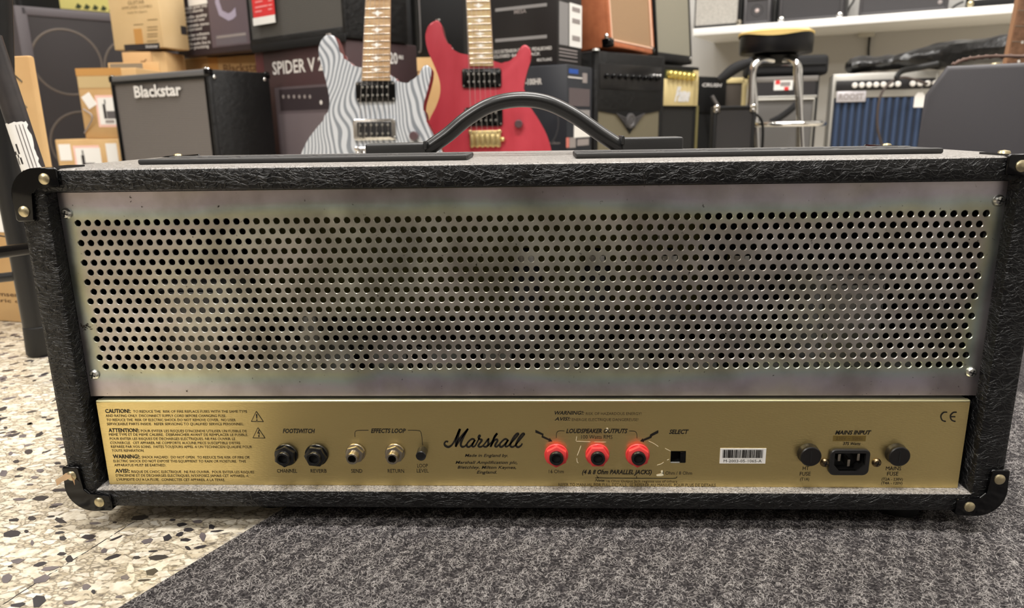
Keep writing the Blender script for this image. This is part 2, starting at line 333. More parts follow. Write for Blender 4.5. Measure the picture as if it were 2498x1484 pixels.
def ptext(parent, fr, mat, items, off=-.0004, name='lettering'):
    """items: (string, px left, px right, py baseline, py captop, shear, bold), pixels measured on the thing's front plane"""
    out = []
    for s, p0, p1, pb, pt, sh, bo in items:
        a = fr.lp(p0, pb, off); b = fr.lp(p1, pb, off); c = fr.lp(p0, pt, off)
        out.append((s, a[0], b[0], a[1], c[1]-a[1], sh, bo))
    return text(parent, mat, out, name, off)
def prect(fr, p0, p1, q0, q1, off=0.):
    """pixel rectangle -> local x0,x1,z0,z1 on the front plane"""
    qm = (q0+q1)/2 if q0 > 380 else (max(q0, 0)+min(q1, 372))/2       # the rows where the columns were measured
    a = fr.lp(p0, qm, off); b = fr.lp(p1, qm, off); c = fr.lp((p0+p1)/2, q0, off); d = fr.lp((p0+p1)/2, q1, off)
    return a[0], b[0], d[1], c[1]
def plate(name, mat, parent, fr, p0, p1, q0, q1, y0=-.001, y1=.0005, bev=0):
    x0, x1, z0, z1 = prect(fr, p0, p1, q0, q1, y0); return part(name, mat, parent, x0, x1, y0, y1, z0, z1, bev=bev)
def poly(name, mat, parent, pts, y0, y1):
    bm = BM(); prism(bm, pts, y0, y1); return obj(name, bm, mat, parent, smooth=False)

# ================================================================== the setting
SA = at(1690, 85, 3.0); ZS = SA.z
d = ray(2498, 26); SB = CAMP + d*((ZS-CAMP.z)/d.z)
SD = Vector((SB.x-SA.x, SB.y-SA.y, 0)).normalized(); SN = Vector((SD.y, -SD.x, 0))     # along the shelf; out of the wall
if SN.y > 0: SN = -SN
SHD = .38
RZ = math.atan2(SD.y, SD.x); WP = SA - SN*SHD                                       # a point on the back wall
RM = Matrix.Translation((WP.x, WP.y, 0)) @ Matrix.Rotation(RZ, 4, 'Z')                # room frame: x along back wall, y into the wall
x0r, x1r, y0r = -5.2, 3.4, -6.4
bm = BM(); bx(bm, x0r, x1r, y0r, .0, -.1, 0, m=RM); FLOOR = struct('floor', bm, TERR)
bm = BM(); bx(bm, x0r, x1r, y0r, .0, 2.7, 2.8, m=RM); struct('ceiling', bm, CEIL)
bm = BM(); bx(bm, x0r, x1r, 0, .1, 0, 2.7, m=RM); struct('wall_back', bm, WALL)
bm = BM(); bx(bm, x0r, x1r, y0r-.1, y0r, 0, 2.7, m=RM); struct('wall_front', bm, M('front_wall_paint', (120, 114, 106), .85))
bm = BM(); bx(bm, x0r-.1, x0r, y0r, 0, 0, 2.7, m=RM); struct('wall_left', bm, WALL)
bm = BM(); bx(bm, x1r, x1r+.1, y0r, 0, 0, 2.7, m=RM); struct('wall_right', bm, WALL)

# terrazzo: the dark stone chips, each a flat angular piece flush in the floor
CH1 = M('dark_stone', (60, 57, 59), .3, vary=((60, 60, 60), (48, 45, 47))); CH2 = M('grey_stone', (112, 104, 104), .3, vary=((60, 60, 60), (92, 86, 88)))
def proj(p):
    v = Vector(p)-CAMP; dd = v.dot(fw); return 1249+FPX*v.dot(CR)/dd, 742-FPX*v.dot(CU)/dd
def chip(pts, k):
    bm = BM(); c = sum((Vector((x, y, 0)) for x, y in pts), Vector())/len(pts)
    top = [bm.verts.new((x, y, .0004)) for x, y in pts]; bot = [bm.verts.new((x, y, -.002)) for x, y in pts]
    bm.faces.new(top)
    for i in range(len(pts)): bm.faces.new((top[i], bot[i], bot[(i+1) % len(pts)], top[(i+1) % len(pts)]))
    obj('stone_chip', bm, CH2 if k else CH1, FLOOR, smooth=False)
CH = '30,200,80,60 185,160,90,35 140,95,60,30 250,10,80,45 350,175,70,30 300,235,70,25 500,110,60,25 540,140,60,20 160,225,80,18 260,297,70,16 170,425,130,25 350,415,150,45 520,345,170,30 500,470,110,22 465,490,80,18 125,605,95,35 275,590,80,45 445,575,70,15 520,610,130,40,-.4 110,725,170,60,.1 230,705,40,28 520,715,90,20 510,660,90,18 540,765,75,40 280,805,35,55 825,635,110,22 775,755,130,50 790,785,100,18,.3 1010,765,120,18,.4 1000,625,40,26 1225,585,170,45,.1 1505,605,55,22 1580,645,90,32,.2 1720,620,110,26 1840,665,70,45 1640,690,90,40 1890,702,120,16 1460,760,90,60 1570,730,80,40,.4 1765,750,65,85 1610,780,100,36 1285,790,110,45,.2 1635,850,60,26,-.4 1330,878,90,16 905,875,65,40,.4 980,928,150,34,.3 1190,933,75,24 1380,930,170,50,.1 540,900,90,32 605,945,80,65 150,962,130,48 345,992,120,36,.2 430,1030,180,36,.15 370,1120,180,60,.3 60,1115,110,80,.5 1320,1060,130,65 1090,1105,90,45 750,1190,85,58 815,1230,40,46 610,1325,130,38 340,1310,130,105,.8 160,1345,150,46 1040,1275,90,28 90,1010,60,14 1750,840,120,26,.2 560,1205,70,14 1250,1130,120,18'
for s in CH.split():
    q = [float(v) for v in s.split(',')]; cx, cy, w, h = q[:4]; an = q[4] if len(q) > 4 else .08
    n = random.choice((5, 6, 6, 7)); pts = []
    for k in range(n):
        a = -2*PI*(k+random.uniform(-.25, .25))/n; rr = random.uniform(.82, 1.12)
        ex, ey = w/2*rr*math.cos(a), h/2*rr*math.sin(a); X = cx+ex*math.cos(an)+ey*math.sin(an); Y = cy-ex*math.sin(an)+ey*math.cos(an)
        p = atz(X/3.569, 1100+Y/3.569, 0); pts.append((p.x, p.y))
    chip(pts, random.random() < .3)
made = 0; t = 0
while made < 170 and t < 20000:
    t += 1; x, y = random.uniform(-.9, .0), random.uniform(-.15, 1.3); px, py = proj((x, y, 0))
    if not (-60 < px < 230 and 760 < py < 1120): continue
    made += 1; n = random.choice((5, 6, 7)); s = random.uniform(.003, .0085); e = random.uniform(.35, .8); an = random.uniform(0, PI)
    pts = []
    for k in range(n):
        a = 2*PI*(k+random.uniform(-.25, .25))/n; ex, ey = s*math.cos(a), s*e*math.sin(a)
        pts.append((x+ex*math.cos(an)-ey*math.sin(an), y+ex*math.sin(an)+ey*math.cos(an)))
    chip(pts, random.random() < .45)
# thin joint between two terrazzo slabs
a, b = atz(-20, 1492, 0), atz(345, 1262, 0); dv = (b-a).normalized(); nn = Vector((-dv.y, dv.x, 0))
bm = BM(); tube(bm, [a.lerp(b, t)+nn*random.uniform(-.0006, .0006)-Vector((0, 0, .0002)) for t in np.linspace(0, 1, 30)], .0006, 5); j = obj('slab_joint', bm, CH1, FLOOR)

# ------------------------------------------------------------------ ribbed felt mat
E0 = atz(270, 1484, .004); E1 = atz(620, 1275, .004); MD = (E1-E0); MRZ = math.atan2(MD.y, MD.x)-PI/2
MO = Vector((E0.x, E0.y, 0))-Vector((MD.x, MD.y, 0)).normalized()*3.2
MW, ML, PIT_R = 2.7, 4.9, .0190
def ribh(x): return .0022+.0013*(.5+.5*math.sin(2*PI*x/PIT_R+.8*math.sin(x*37)))
nx, ny = 1400, 60
bm = BM(); cols = []
for i in range(nx+1):
    x = MW*i/nx; h = ribh(x)*(min(1, x/.004)**.5 if x < .004 else 1); cols.append([bm.verts.new((x, 0, h)), bm.verts.new((x, ML, h))])
for i in range(nx): bm.faces.new((cols[i][0], cols[i+1][0], cols[i+1][1], cols[i][1]))
for k in (0, 1):
    b0 = bm.verts.new((0, ML*k, 0)); b1 = bm.verts.new((MW, ML*k, 0)); bm.faces.new([c[k] for c in cols]+[b1, b0])
MAT = obj('floor_mat', bm, FELT); MAT.location = MO; MAT.rotation_euler = (0, 0, MRZ)
tag(MAT, 'dark grey ribbed felt mat lying on the terrazzo under the amplifier head', 'mat')
# its loose pale fibres
nf = 52000
MI = MAT.matrix_basis.inverted()
wx = rng.uniform(.0, 1.0, nf*3); wy = rng.uniform(-.24, .30, nf*3)
ca, sa = math.cos(-MRZ), math.sin(-MRZ); lx = (wx-MO.x)*ca-(wy-MO.y)*sa; ly = (wx-MO.x)*sa+(wy-MO.y)*ca
keep = (lx > .001) & ((wy < .03) | (wx > .70)) & (rng.random(nf*3) < .3+.7*(.5+.5*np.sin(2*PI*lx/PIT_R+.8*np.sin(lx*37)))); lx, ly = lx[keep][:nf], ly[keep][:nf]; nf = len(lx)
K = 7; ang = rng.uniform(0, 2*PI, nf); cur = rng.normal(0, .55, nf); seg = rng.uniform(.0005, .0013, nf)*np.where(rng.random(nf) < .05, 2.2, 1); wd = rng.uniform(.00005, .00012, nf)
P = np.zeros((nf, K, 3)); x, y = lx.copy(), ly.copy()
for k in range(K):
    P[:, k, 0] = x; P[:, k, 1] = y
    P[:, k, 2] = .0022+.0013*(.5+.5*np.sin(2*PI*x/PIT_R+.8*np.sin(x*37)))+.0002+.0006*rng.random(nf)
    cur += rng.normal(0, .35, nf); ang += cur; x = x+seg*np.cos(ang); y = y+seg*np.sin(ang)
T = np.gradient(P, axis=1); T /= np.linalg.norm(T, axis=2, keepdims=True)+1e-9
S = np.stack([-T[..., 1], T[..., 0], np.zeros_like(T[..., 0])], -1)*wd[:, None, None]
Vv = np.stack([P+S, P-S], 2).reshape(-1, 3)       # nf*K*2
base = (np.arange(nf)*K*2)[:, None]+np.arange(K-1)[None]*2
Fq = np.stack([base, base+1, base+3, base+2], -1).reshape(-1, 4)
me = bpy.data.meshes.new('carpet_fibres'); me.vertices.add(len(Vv)); me.vertices.foreach_set('co', Vv.ravel())
me.loops.add(len(Fq)*4); me.loops.foreach_set('vertex_index', Fq.ravel().astype(np.int32)); me.polygons.add(len(Fq)); me.polygons.foreach_set('loop_start', np.arange(len(Fq), dtype=np.int32)*4); me.update(calc_edges=True)
fb = link('loose_fibres', me, M('pale_fibre', (184, 179, 176), .8, spec=.2), MAT); fb['kind'] = 'stuff'

# ================================================================== the amplifier head
Z0, ZT, WA, DA, RP, RG = .020, .2927, .74, .225, .012, .009
AMP = thing('amplifier_head', 'black textured amplifier head seen from behind, perforated metal panel over a gold socket panel', 'amplifier', loc=(0, 0, 0))
def zat(px, py, y=0.): return at(px, py, y).z
zi1, zi0 = zat(1000, 459), zat(1000, 1199); xi0, xi1 = at(133, 600, 0).x, at(2386, 1100, 0).x
bm = BM()
def lp(x0, x1, z0, z1, r, y): return [bm.verts.new((x, y, z)) for x, z in rrect(x0, x1, z0, z1, r, 5)]
loops = [lp(xi0, xi1, zi0, zi1, .001, DA-.03), lp(xi0, xi1, zi0, zi1, .001, .003), lp(xi0-.001, xi1+.001, zi0-.001, zi1+.001, .001, .0009), lp(xi0-.003, xi1+.003, zi0-.003, zi1+.003, .001, 0),
         lp(.004, WA-.004, Z0+.004, ZT-.004, .008, 0), lp(.0012, WA-.0012, Z0+.0012, ZT-.0012, .010, .0012), lp(0, WA, Z0, ZT, .011, .004), lp(0, WA, Z0, ZT, .011, DA-.004), lp(.004, WA-.004, Z0+.004, ZT-.004, .008, DA)]
for A, B in zip(loops, loops[1:]):
    for i in range(len(A)): bm.faces.new((A[i], B[i], B[(i+1) % len(A)], A[(i+1) % len(A)]))
bm.faces.new(loops[-1])
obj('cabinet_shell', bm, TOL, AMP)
# cloth baffle seen dimly from inside, behind the valves
part('inner_baffle', M('olive_cloth', (140, 134, 84), .9), AMP, .10, .54, DA-.05, DA-.034, .133, .270)
part('inner_lining', BLKI, AMP, xi0+.0005, xi1-.0005, DA-.034, DA-.0305, zi0+.0005, zi1-.0005)

# perforated plate
xl, xr, zb, zt = .02272, .71787, .1125, .27473
bm = BM(); p = .6699/88; hr = .00240; th = .0014; zr0, zr1 = .25170, .13726; nr = 16; dz = (zr0-zr1)/(nr-1)
cs = [(math.cos(2*PI*k/16), math.sin(2*PI*k/16)) for k in range(16)]
def quad(x0, x1, z0, z1):
    for y in (RP, RP+th): bm.faces.new([bm.verts.new((x, y, z)) for x, z in ((x0, z0), (x1, z0), (x1, z1), (x0, z1))])
V = bm.verts.new; Fc = bm.faces.new
for j in range(nr):
    zc = zr0-dz*j; zlo, zhi = zc-dz/2, zc+dz/2; xs = .03493+(j % 2)*p/2; n = 89-(j % 2)
    quad(xl, xs-p/2, zlo, zhi); quad(xs+(n-.5)*p, xr, zlo, zhi)
    for i in range(n):
        xc = xs+i*p; ring = []
        for y, rr in ((RP, hr+.00042), (RP+th, hr)):
            C4 = [V((xc+sx*p/2, y, zc+sz*dz/2)) for sx, sz in ((1, 1), (-1, 1), (-1, -1), (1, -1))]; R = [V((xc+rr*c, y, zc+rr*s)) for c, s in cs]
            for q in range(4):
                Fc([C4[q]]+[R[(q*4+k) % 16] for k in range(4, -1, -1)]); Fc((C4[q], C4[(q+1) % 4], R[(q*4+4) % 16]))
            ring.append(R)
        ring.insert(1, [V((xc+hr*c, RP+.00042, zc+hr*s)) for c, s in cs])
        for u_, w_ in ((0, 1), (1, 2)):
            for k in range(16): Fc((ring[u_][k], ring[w_][k], ring[w_][(k+1) % 16], ring[u_][(k+1) % 16]))
quad(xl, xr, zr0+dz/2, zt); quad(xl, xr, zb, zr1-dz/2)
for (x0, z0, x1, z1) in ((xl, zb, xr, zb), (xr, zb, xr, zt), (xr, zt, xl, zt), (xl, zt, xl, zb)):
    Fc((V((x0, RP, z0)), V((x1, RP, z1)), V((x1, RP+th, z1)), V((x0, RP+th, z0))))
PLATE = obj('perforated_panel', bm, ZINC, AMP, smooth=False)
# side battens the plate is screwed on
for x0, x1 in ((xi0, xi0+.011), (xi1-.011, xi1)): part('batten', BLKM, AMP, x0, x1, RP+th+.0002, .034, zb, zi1)
# grime smudge at its left edge
GR = M('grime', (60, 54, 46), .9)
bm = BM(); g0 = at(205, 798, RP)
for k in range(60):
    x, z = g0.x+abs(random.gauss(0, .0045))-.002, g0.z+random.gauss(0, .0012)-.0; s = random.uniform(.0001, .0005)
    bm.faces.new([bm.verts.new((x+s*1.8*math.cos(a), RP-.0002, z+s*math.sin(a))) for a in (0, 1.2, 2.4, 3.6, 4.9)])
o = obj('grime_smudge', bm, GR, PLATE, smooth=False); o['kind'] = 'stuff'

def screw(name, parent, c, r, mat, cross=True, dome=.45):
    bm = BM(); lathe(bm, [(r, 0), (r, .15*r), (.93*r, .32*r), (.7*r, dome*r), (.3*r, dome*1.15*r), (0, dome*1.18*r)], c, (0, -1, 0), 20)
    o = obj(name, bm, mat, parent)
    if cross:
        bm = BM(); y = c[1]-dome*1.1*r
        for a in (.3, .3+PI/2): bx(bm, -.55*r, .55*r, -.14*r, .05*r, -.09*r, .09*r, m=Matrix.Translation((c[0], y, c[2])) @ Matrix.Rotation(a, 4, 'Y'))
        obj('cross_slot', bm, BLKM, o, smooth=False)
    return o
for px, py in ((159, 522), (2440, 490), (227, 916), (2372, 910)):
    q = at(px, py, RP-.002); screw('panel_screw', AMP, (q.x, RP, q.z), .0043, SCREW, True, .6)

# chassis and what stands on it
gl, gr_, gt = at(235, 985, RG).x, at(2366, 985, RG).x, at(1300, 979, RG).z; gb = max(at(267, 1188, RG).z, zi0+.0002)
bm = BM(); bx(bm, gl+.0005, gr_-.0005, RG+.013, .165, gb+.001, gt-.0012); bx(bm, gl+.0005, gr_-.0005, RG+.0012, .165, gt-.0012, gt); obj('chassis', bm, M('chassis_plating', (214, 214, 208), .5, .25), AMP, smooth=False)
IN = prect(WO, 2024, 2122, 1098, 1161, RG-.003); IN = (IN[0]+.0035, IN[1]-.0035, IN[2]+.003, IN[3]-.003); SW = prect(WO, 1636, 1673, 1101, 1129, RG)
xc = sorted([gl, gr_, IN[0], IN[1], SW[0], SW[1]]); bm = BM()
for a, b in zip(xc, xc[1:]):
    hole = IN if abs(a-IN[0]) < 1e-6 else SW if abs(a-SW[0]) < 1e-6 else None
    if hole: bx(bm, a, b, RG, RG+.0012, gb, hole[2]); bx(bm, a, b, RG, RG+.0012, hole[3], gt-.0008)
    else: bx(bm, a, b, RG, RG+.0012, gb, gt-.0008)
bmesh.ops.remove_doubles(bm, verts=bm.verts, dist=1e-6)
GP = obj('gold_panel', bm, GOLD, AMP, smooth=False)
part('bright_top_edge', M('brass_highlight', (248, 242, 196), .38, 1), AMP, gl, gr_, RG-.0008, RG+.004, gt-.0010, gt+.0010, bev=.0009, seg=3)  # lip added for the bright line; its highlight is partly in the pale colour
def block(name, pxl, pxr, pyt, Y, dep, mat):
    a, b = at(pxl, pyt, Y), at(pxr, pyt, Y); t = part(name, mat, AMP, a.x, b.x, Y, Y+dep, gt, a.z, bev=.002); return t, a, b
for pxl, pxr, pyt, nm in ((375, 545, 668, 'output_transformer'), (1990, 2165, 650, 'mains_transformer')):
    t, a, b = block(nm, pxl, pxr, pyt+22, .075, .06, IRON)
    bm = BM(); bx(bm, a.x+.006, b.x-.006, .066, .075, gt+.006, a.z-.006, bev=.003); obj('winding_cover', bm, STEEL, t)
    bm = BM(); bx(bm, a.x-.010, b.x+.010, .070, .14, gt, gt+.0035, bev=.0008); obj('mounting_foot', bm, STEEL, t)
GLS = M('valve_glass', (18, 18, 20), .05, spec=.7); GET = M('getter_silver', (210, 208, 204), .15, 1); ANO = M('valve_anode', (62, 62, 64), .5, .5)
for px in (1285, 1455, 1632, 1808):
    Y = .085; q = at(px, 606, Y); r = .0145; H = q.z-gt-.012
    bm = BM(); lathe(bm, [(r*.98, 0), (r*1.02, .006), (r*1.02, .012), (r, .013)], (q.x, Y, gt), (0, 0, 1), 24); v = obj('power_valve', bm, BLKR, AMP)
    bm = BM(); lathe(bm, [(r*.55, .012), (r*.85, .012+H*.12), (r*.9, .012+H*.7), (r*.8, .012+H*.85), (0, .012+H*.86)], (q.x, Y, gt), (0, 0, 1), 16); obj('anode', bm, ANO, v)
    bm = BM(); lathe(bm, [(r*.8, .012+H*.87), (r*.72, .012+H*.95), (r*.3, .012+H), (0, .012+H*1.01)], (q.x, Y, gt), (0, 0, 1), 24); obj('getter', bm, GET, v)
for px, pyt, mt in ((755, 760, STEEL), (880, 815, GLS), (1015, 815, GLS), (1150, 812, GLS), (560, 800, GLS)):
    Y = .06; q = at(px, pyt, Y); r = .0095; H = q.z-gt
    bm = BM(); lathe(bm, [(r, 0), (r, H*.86), (r*.8, H*.95), (r*.25, H), (0, H*1.02)], (q.x, Y, gt), (0, 0, 1), 20); obj('preamp_valve', bm, mt, AMP)
for px in (640, 930, 1090, 1250, 1420, 1560, 1740, 1860):
    Y = .045; q = at(px, 880, Y); part('capacitor', random.choice((STEEL, IRON)), AMP, q.x-.010, q.x+.008, Y, Y+.018, gt, gt+random.uniform(.006, .012), bev=.003)

# corner protectors: four at the back, four at the front
def corner(sx, sz, back, name='corner_protector'):
    """L plate on the face, wrapping over the edge; sx,sz = +-1 pick the corner"""
    a1, a2, wd_, ro = .0350, .0375, .0128, .020
    out = [(a1, 0)]; n = 10
    out = [(a1-.0015, -.0014), (ro, -.0014)]
    for k in range(1, n+1):
        t = PI/2*k/n; out.append((ro-(ro+.0014)*math.sin(t), ro-(ro+.0014)*math.cos(t)))
    out += [(-.0014, a2-.0015), (0, a2), (wd_-.001, a2), (wd_, a2-.001), (wd_, wd_+.004), (wd_+.004, wd_), (a1-.001, wd_), (a1, wd_-.001), (a1, 0)]
    def T(x, z): return (x if sx < 0 else WA-x, ZT-z if sz > 0 else Z0+z)
    y0, y1 = (-.0030, -.0001) if back else (DA+.0001, DA+.0030)
    bm = BM(); prism(bm, [T(x, z) for x, z in out], y0, y1, bev=.0011, seg=3)
    o = obj(name, bm, BLKP, AMP)
    # wrap: thin band along the outer edge
    m = 2+n; outer = out[:m+1]; bm = BM(); e0, e1 = (-.0015, .034) if back else (DA-.034, DA+.0015)
    inner = [(a1-.0015, .0)]+[(ro, .0)]+[(ro-ro*math.sin(PI/2*k/n), ro-ro*math.cos(PI/2*k/n)) for k in range(1, n+1)]+[(.0, a2-.0015)]
    for i in range(len(outer)-1):
        qs = [T(*outer[i]), T(*outer[i+1]), T(*inner[i+1]), T(*inner[i])]
        a = [bm.verts.new((x, e0, z)) for x, z in qs]; b = [bm.verts.new((x, e1, z)) for x, z in qs]
        for k in range(4): bm.faces.new((a[k], a[(k+1) % 4], b[(k+1) % 4], b[k]))
        bm.faces.new(a); bm.faces.new(b[::-1])
    bmesh.ops.remove_doubles(bm, verts=bm.verts, dist=1e-5); obj('wrapped_edge', bm, BLKP, o)
    for x, z in ((a1-.0095, wd_*.52), (wd_*.48, a2-.0075)):
        X, Z = T(x, z); r = .0042
        bm = BM(); lathe(bm, [(r, 0), (r*.97, .0008), (r*.75, .0016), (r*.3, .0021), (0, .0022)], (X, y0 if back else y1, Z), (0, -1 if back else 1, 0), 20); obj('rivet', bm, BRASS, o)
    if sz > 0 and (sx > 0 or not back):       # rivet on the top flap
        X, Z = T(a1-.012, 0); bm = BM(); lathe(bm, [(.0042, 0), (.0035, .0012), (0, .0019)], (X, .022 if back else DA-.022, ZT+.0014), (0, 0, 1), 18); obj('rivet', bm, BRASS, o)
    return o
for b in (True, False):
    for sx in (-1, 1):
        for sz in (1, -1): corner(sx, sz, b)
# feet
for x, y, h0 in ((.15, .050, 0), (WA-.06, .035, .0028), (.07, DA-.035, 0), (WA-.06, DA-.035, .0028)):
    bm = BM(); lathe(bm, [(.015, 0), (.016, .002), (.0185, Z0-h0+.0002)], (x, y, h0+.0002), (0, 0, 1), 24); obj('rubber_foot', bm, BLKR, AMP)
# vent trims on the top
for x0, x1 in ((.068, .328), (.412, .688)):
    y0, y1 = .047, .105; bm = BM(); z0, z1 = ZT, ZT+.0042
    bx(bm, x0, x1, y0, y0+.010, z0, z1, bev=.0014); bx(bm, x0, x1, y1-.010, y1, z0, z1, bev=.0014)
    nb = 8
    for k in range(nb+1):
        w = .012 if k in (0, nb) else .006; xc = x0+w/2+(x1-x0-w)*k/nb if k in (0, nb) else x0+(x1-x0)*k/nb
        bx(bm, xc-w/2, xc+w/2, y0+.004, y1-.004, z0, z1-.0004, bev=.0008)
    for k in range(1, 3): yy = y0+(y1-y0)*k/3; bx(bm, x0+.004, x1-.004, yy-.003, yy+.003, z0, z1-.0004, bev=.0008)
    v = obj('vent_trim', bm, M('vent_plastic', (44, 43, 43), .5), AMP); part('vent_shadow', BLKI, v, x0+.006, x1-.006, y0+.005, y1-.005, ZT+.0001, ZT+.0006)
# carrying handle
YH = .150
HP = [(1033, 372), (1060, 352), (1095, 327), (1139, 290), (1196, 257), (1263, 243), (1331, 250), (1398, 281), (1465, 327), (1500, 350), (1519, 362)]
bm = BM(); tube(bm, spline([at(x, y, YH) for x, y in HP], 6), 0, 18, ell=(.0068, .0095)); HD = obj('carrying_handle', bm, M('handle_rubber', (22, 22, 22), .32, spec=.5), AMP)
for a, b, t0, d in ((890, 1036, 351, -1), (1520, 1668, 336, 1)):
    A, B = at(a, t0, YH-.014), at(b, t0, YH-.014); z1 = A.z
    bm = BM(); bx(bm, A.x, B.x, YH-.0145, YH+.0145, ZT, z1, bev=.0022, seg=3); c = obj('handle_end_cap', bm, M('cap_plastic', (36, 36, 36), .42), HD)
    xx = B.x if d < 0 else A.x
    bm = BM(); bx(bm, xx-.0013, xx+.0013, YH-.0150, YH+.0150, z1-.006, z1+.0016, bev=.0008); obj('cap_lip', bm, MC['cap_plastic'], c)

# ---- sockets on the gold panel
def hexnut(bm, c, r, t, rot=0, n=6):
    x, y, z = c; a = [bm.verts.new((x+r*math.cos(rot+2*PI*k/n), y, z+r*math.sin(rot+2*PI*k/n))) for k in range(n)]
    b = [bm.verts.new((x+r*.97*math.cos(rot+2*PI*k/n), y-t, z+r*.97*math.sin(rot+2*PI*k/n))) for k in range(n)]
    bm.faces.new(a[::-1]); bm.faces.new(b)
    for k in range(n): bm.faces.new((a[k], a[(k+1) % n], b[(k+1) % n], b[k]))
    bmesh.ops.bevel(bm, geom=list(bm.edges), offset=r*.06, segments=2, profile=.5, affect='EDGES')
def jack(name, px, py, nut, nutR, barrel, bR, prot, label, rot=.2, washer=None):
    q = at(px, py, RG); c = (q.x, RG-.0003, q.z); j = bpy.data.objects.new(name, None); COL.objects.link(j); j.parent = AMP; j['label'] = label
    bm = BM(); lathe(bm, [(nutR*1.03, 0), (nutR*1.03, .0012), (nutR*.98, .0018), (0, .0018)], c, (0, -1, 0), 32); obj('washer', bm, washer or nut, j)
    bm = BM(); hexnut(bm, (c[0], c[1]-.0016, c[2]), nutR, .0038, rot); obj('hex_nut', bm, nut, j)
    bm = BM(); y = .0052; r = bR
    lathe(bm, [(r, y-.002), (r, prot-.0006), (r*.93, prot), (r*.68, prot), (r*.62, prot-.0008), (r*.62, y+.0006)], c, (0, -1, 0), 32); o = obj('barrel', bm, barrel, j)
    bm = BM(); cyl(bm, (c[0], c[1]-y-.0003, c[2]), (0, -1, 0), r*.64, r*.64, .0006, 24); obj('socket_hole', bm, BLKI, j)
BLKJ = M('black_jack_plastic', (18, 18, 19), .25, spec=.55)
jack('footswitch_jack', 699, 1109, BLKJ, .0092, BLKJ, .0056, .0092, 'black plastic socket marked CHANNEL', .45)
jack('footswitch_jack', 773, 1109, BLKJ, .0092, BLKJ, .0056, .0092, 'black plastic socket marked REVERB', .95)
jack('effects_jack', 868, 1104, NICK, .0078, NICK, .0047, .0122, 'metal socket marked SEND', .25, NICK)
jack('effects_jack', 964, 1104, NICK, .0078, NICK, .0047, .0122, 'metal socket marked RETURN', .3, NICK)
jack('speaker_jack', 1357, 1109, REDP, .0092, BLKJ, .0056, .0084, 'red nutted socket marked 16 Ohm', .5)
jack('speaker_jack', 1457, 1109, REDP, .0092, BLKJ, .0056, .0084, 'middle red nutted socket', .02)
jack('speaker_jack', 1555, 1109, REDP, .0092, BLKJ, .0056, .0084, 'red nutted socket nearest the select switch', .45)
q = at(1031, 1101, RG); bm = BM(); lathe(bm, [(.0041, 0), (.0041, .0088), (.0036, .0094), (.0026, .0090), (0, .0088)], (q.x, RG, q.z), (0, -1, 0), 24); obj('loop_level_shaft', bm, BLKJ, AMP)
# fuse holders
for px, nm in ((1970, 'HT'), (2184, 'MAINS')):
    q = at(px+1, 1106, RG); r = .0083; j = None
    bm = BM(); lathe(bm, [(r*1.02, 0), (r*1.02, .001), (r*.94, .0026), (r*.94, .0045), (r*.98, .0052), (r*.98, .0062), (r*.9, .0068), (0, .0068)], (q.x, RG, q.z), (0, -1, 0), 32)
    j = obj('fuse_holder', bm, M('fuse_black', (20, 18, 17), .35), AMP); j['label'] = 'black round fuse holder marked '+nm+' FUSE'
    bm = BM(); bx(bm, q.x-.0006, q.x+.0006, RG-.0071, RG-.0066, q.z-.0048, q.z+.0048); obj('slot', bm, BLKI, j)
for px in (2012, 2138): q = at(px, 1129, RG); screw('inlet_screw', AMP, (q.x, RG, q.z), .0036, M('bronze_screw', (120, 104, 80), .35, 1), True, .6)
# mains inlet
x0, x1, z0, z1 = prect(WO, 2024, 2122, 1098, 1161, RG-.003)
bm = BM(); y = RG-.003
def lps(pts, yy): return [bm.verts.new((x, yy, z)) for x, z in pts]
def octo(a, b, c, d, k): w = b-a; return [(a+w*.22, c), (b-w*.22, c), (b, c+(d-c)*.38), (b, d), (a, d), (a, c+(d-c)*.38)]
ot = rrect(x0, x1, z0, z1, .0045, 4); O0 = lps(ot, RG); O1 = lps(ot, y+.0006); O2 = lps(rrect(x0+.0006, x1-.0006, z0+.0006, z1-.0006, .004, 4), y)
for A, B in ((O0, O1), (O1, O2)):
    for i in range(len(A)): bm.faces.new((A[i], A[(i+1) % len(A)], B[(i+1) % len(A)], B[i]))
inn = octo(x0+.0035, x1-.0035, z0+.003, z1-.003, 0); I0 = lps(inn, y); I1 = lps(inn, RG+.009)
for i in range(6): bm.faces.new((I0[i], I0[(i+1) % 6], I1[(i+1) % 6], I1[i]))
bm.faces.new(I1)
es = [bm.edges.get((L_[i], L_[(i+1) % len(L_)])) for L_ in (O2, I0) for i in range(len(L_))]; bmesh.ops.triangle_fill(bm, edges=es, use_beauty=True)
INL = obj('mains_inlet', bm, M('inlet_black', (26, 25, 25), .38), AMP)
for px, py in ((2048, 1118), (2095, 1117), (2071, 1131)):
    q = at(px, py, RG-.001); bm = BM(); bx(bm, q.x-.0011, q.x+.0011, RG-.0005, RG+.008, q.z-.003, q.z+.003, bev=.0004); obj('pin', bm, NICK, INL)
# selector switch
x0, x1, z0, z1 = SW
bm = BM(); A = [bm.verts.new(v) for v in ((x0, RG+.0002, z0), (x1, RG+.0002, z0), (x1, RG+.0002, z1), (x0, RG+.0002, z1))]; B = [bm.verts.new((v.co.x, RG+.008, v.co.z)) for v in A]
for i in range(4): bm.faces.new((A[i], A[(i+1) % 4], B[(i+1) % 4], B[i]))
bm.faces.new(B); s = obj('select_switch', bm, BLKI, AMP, smooth=False); part('slider', BLKP, s, x0+(x1-x0)*.62, x1-.0004, RG-.0006, RG+.006, z0-.0001, z1-.0008, bev=.0003); part('lower_lip', SIL, s, x0, x0+(x1-x0)*.6, RG-.0003, RG+.0008, z0-.0003, z0+.0003)
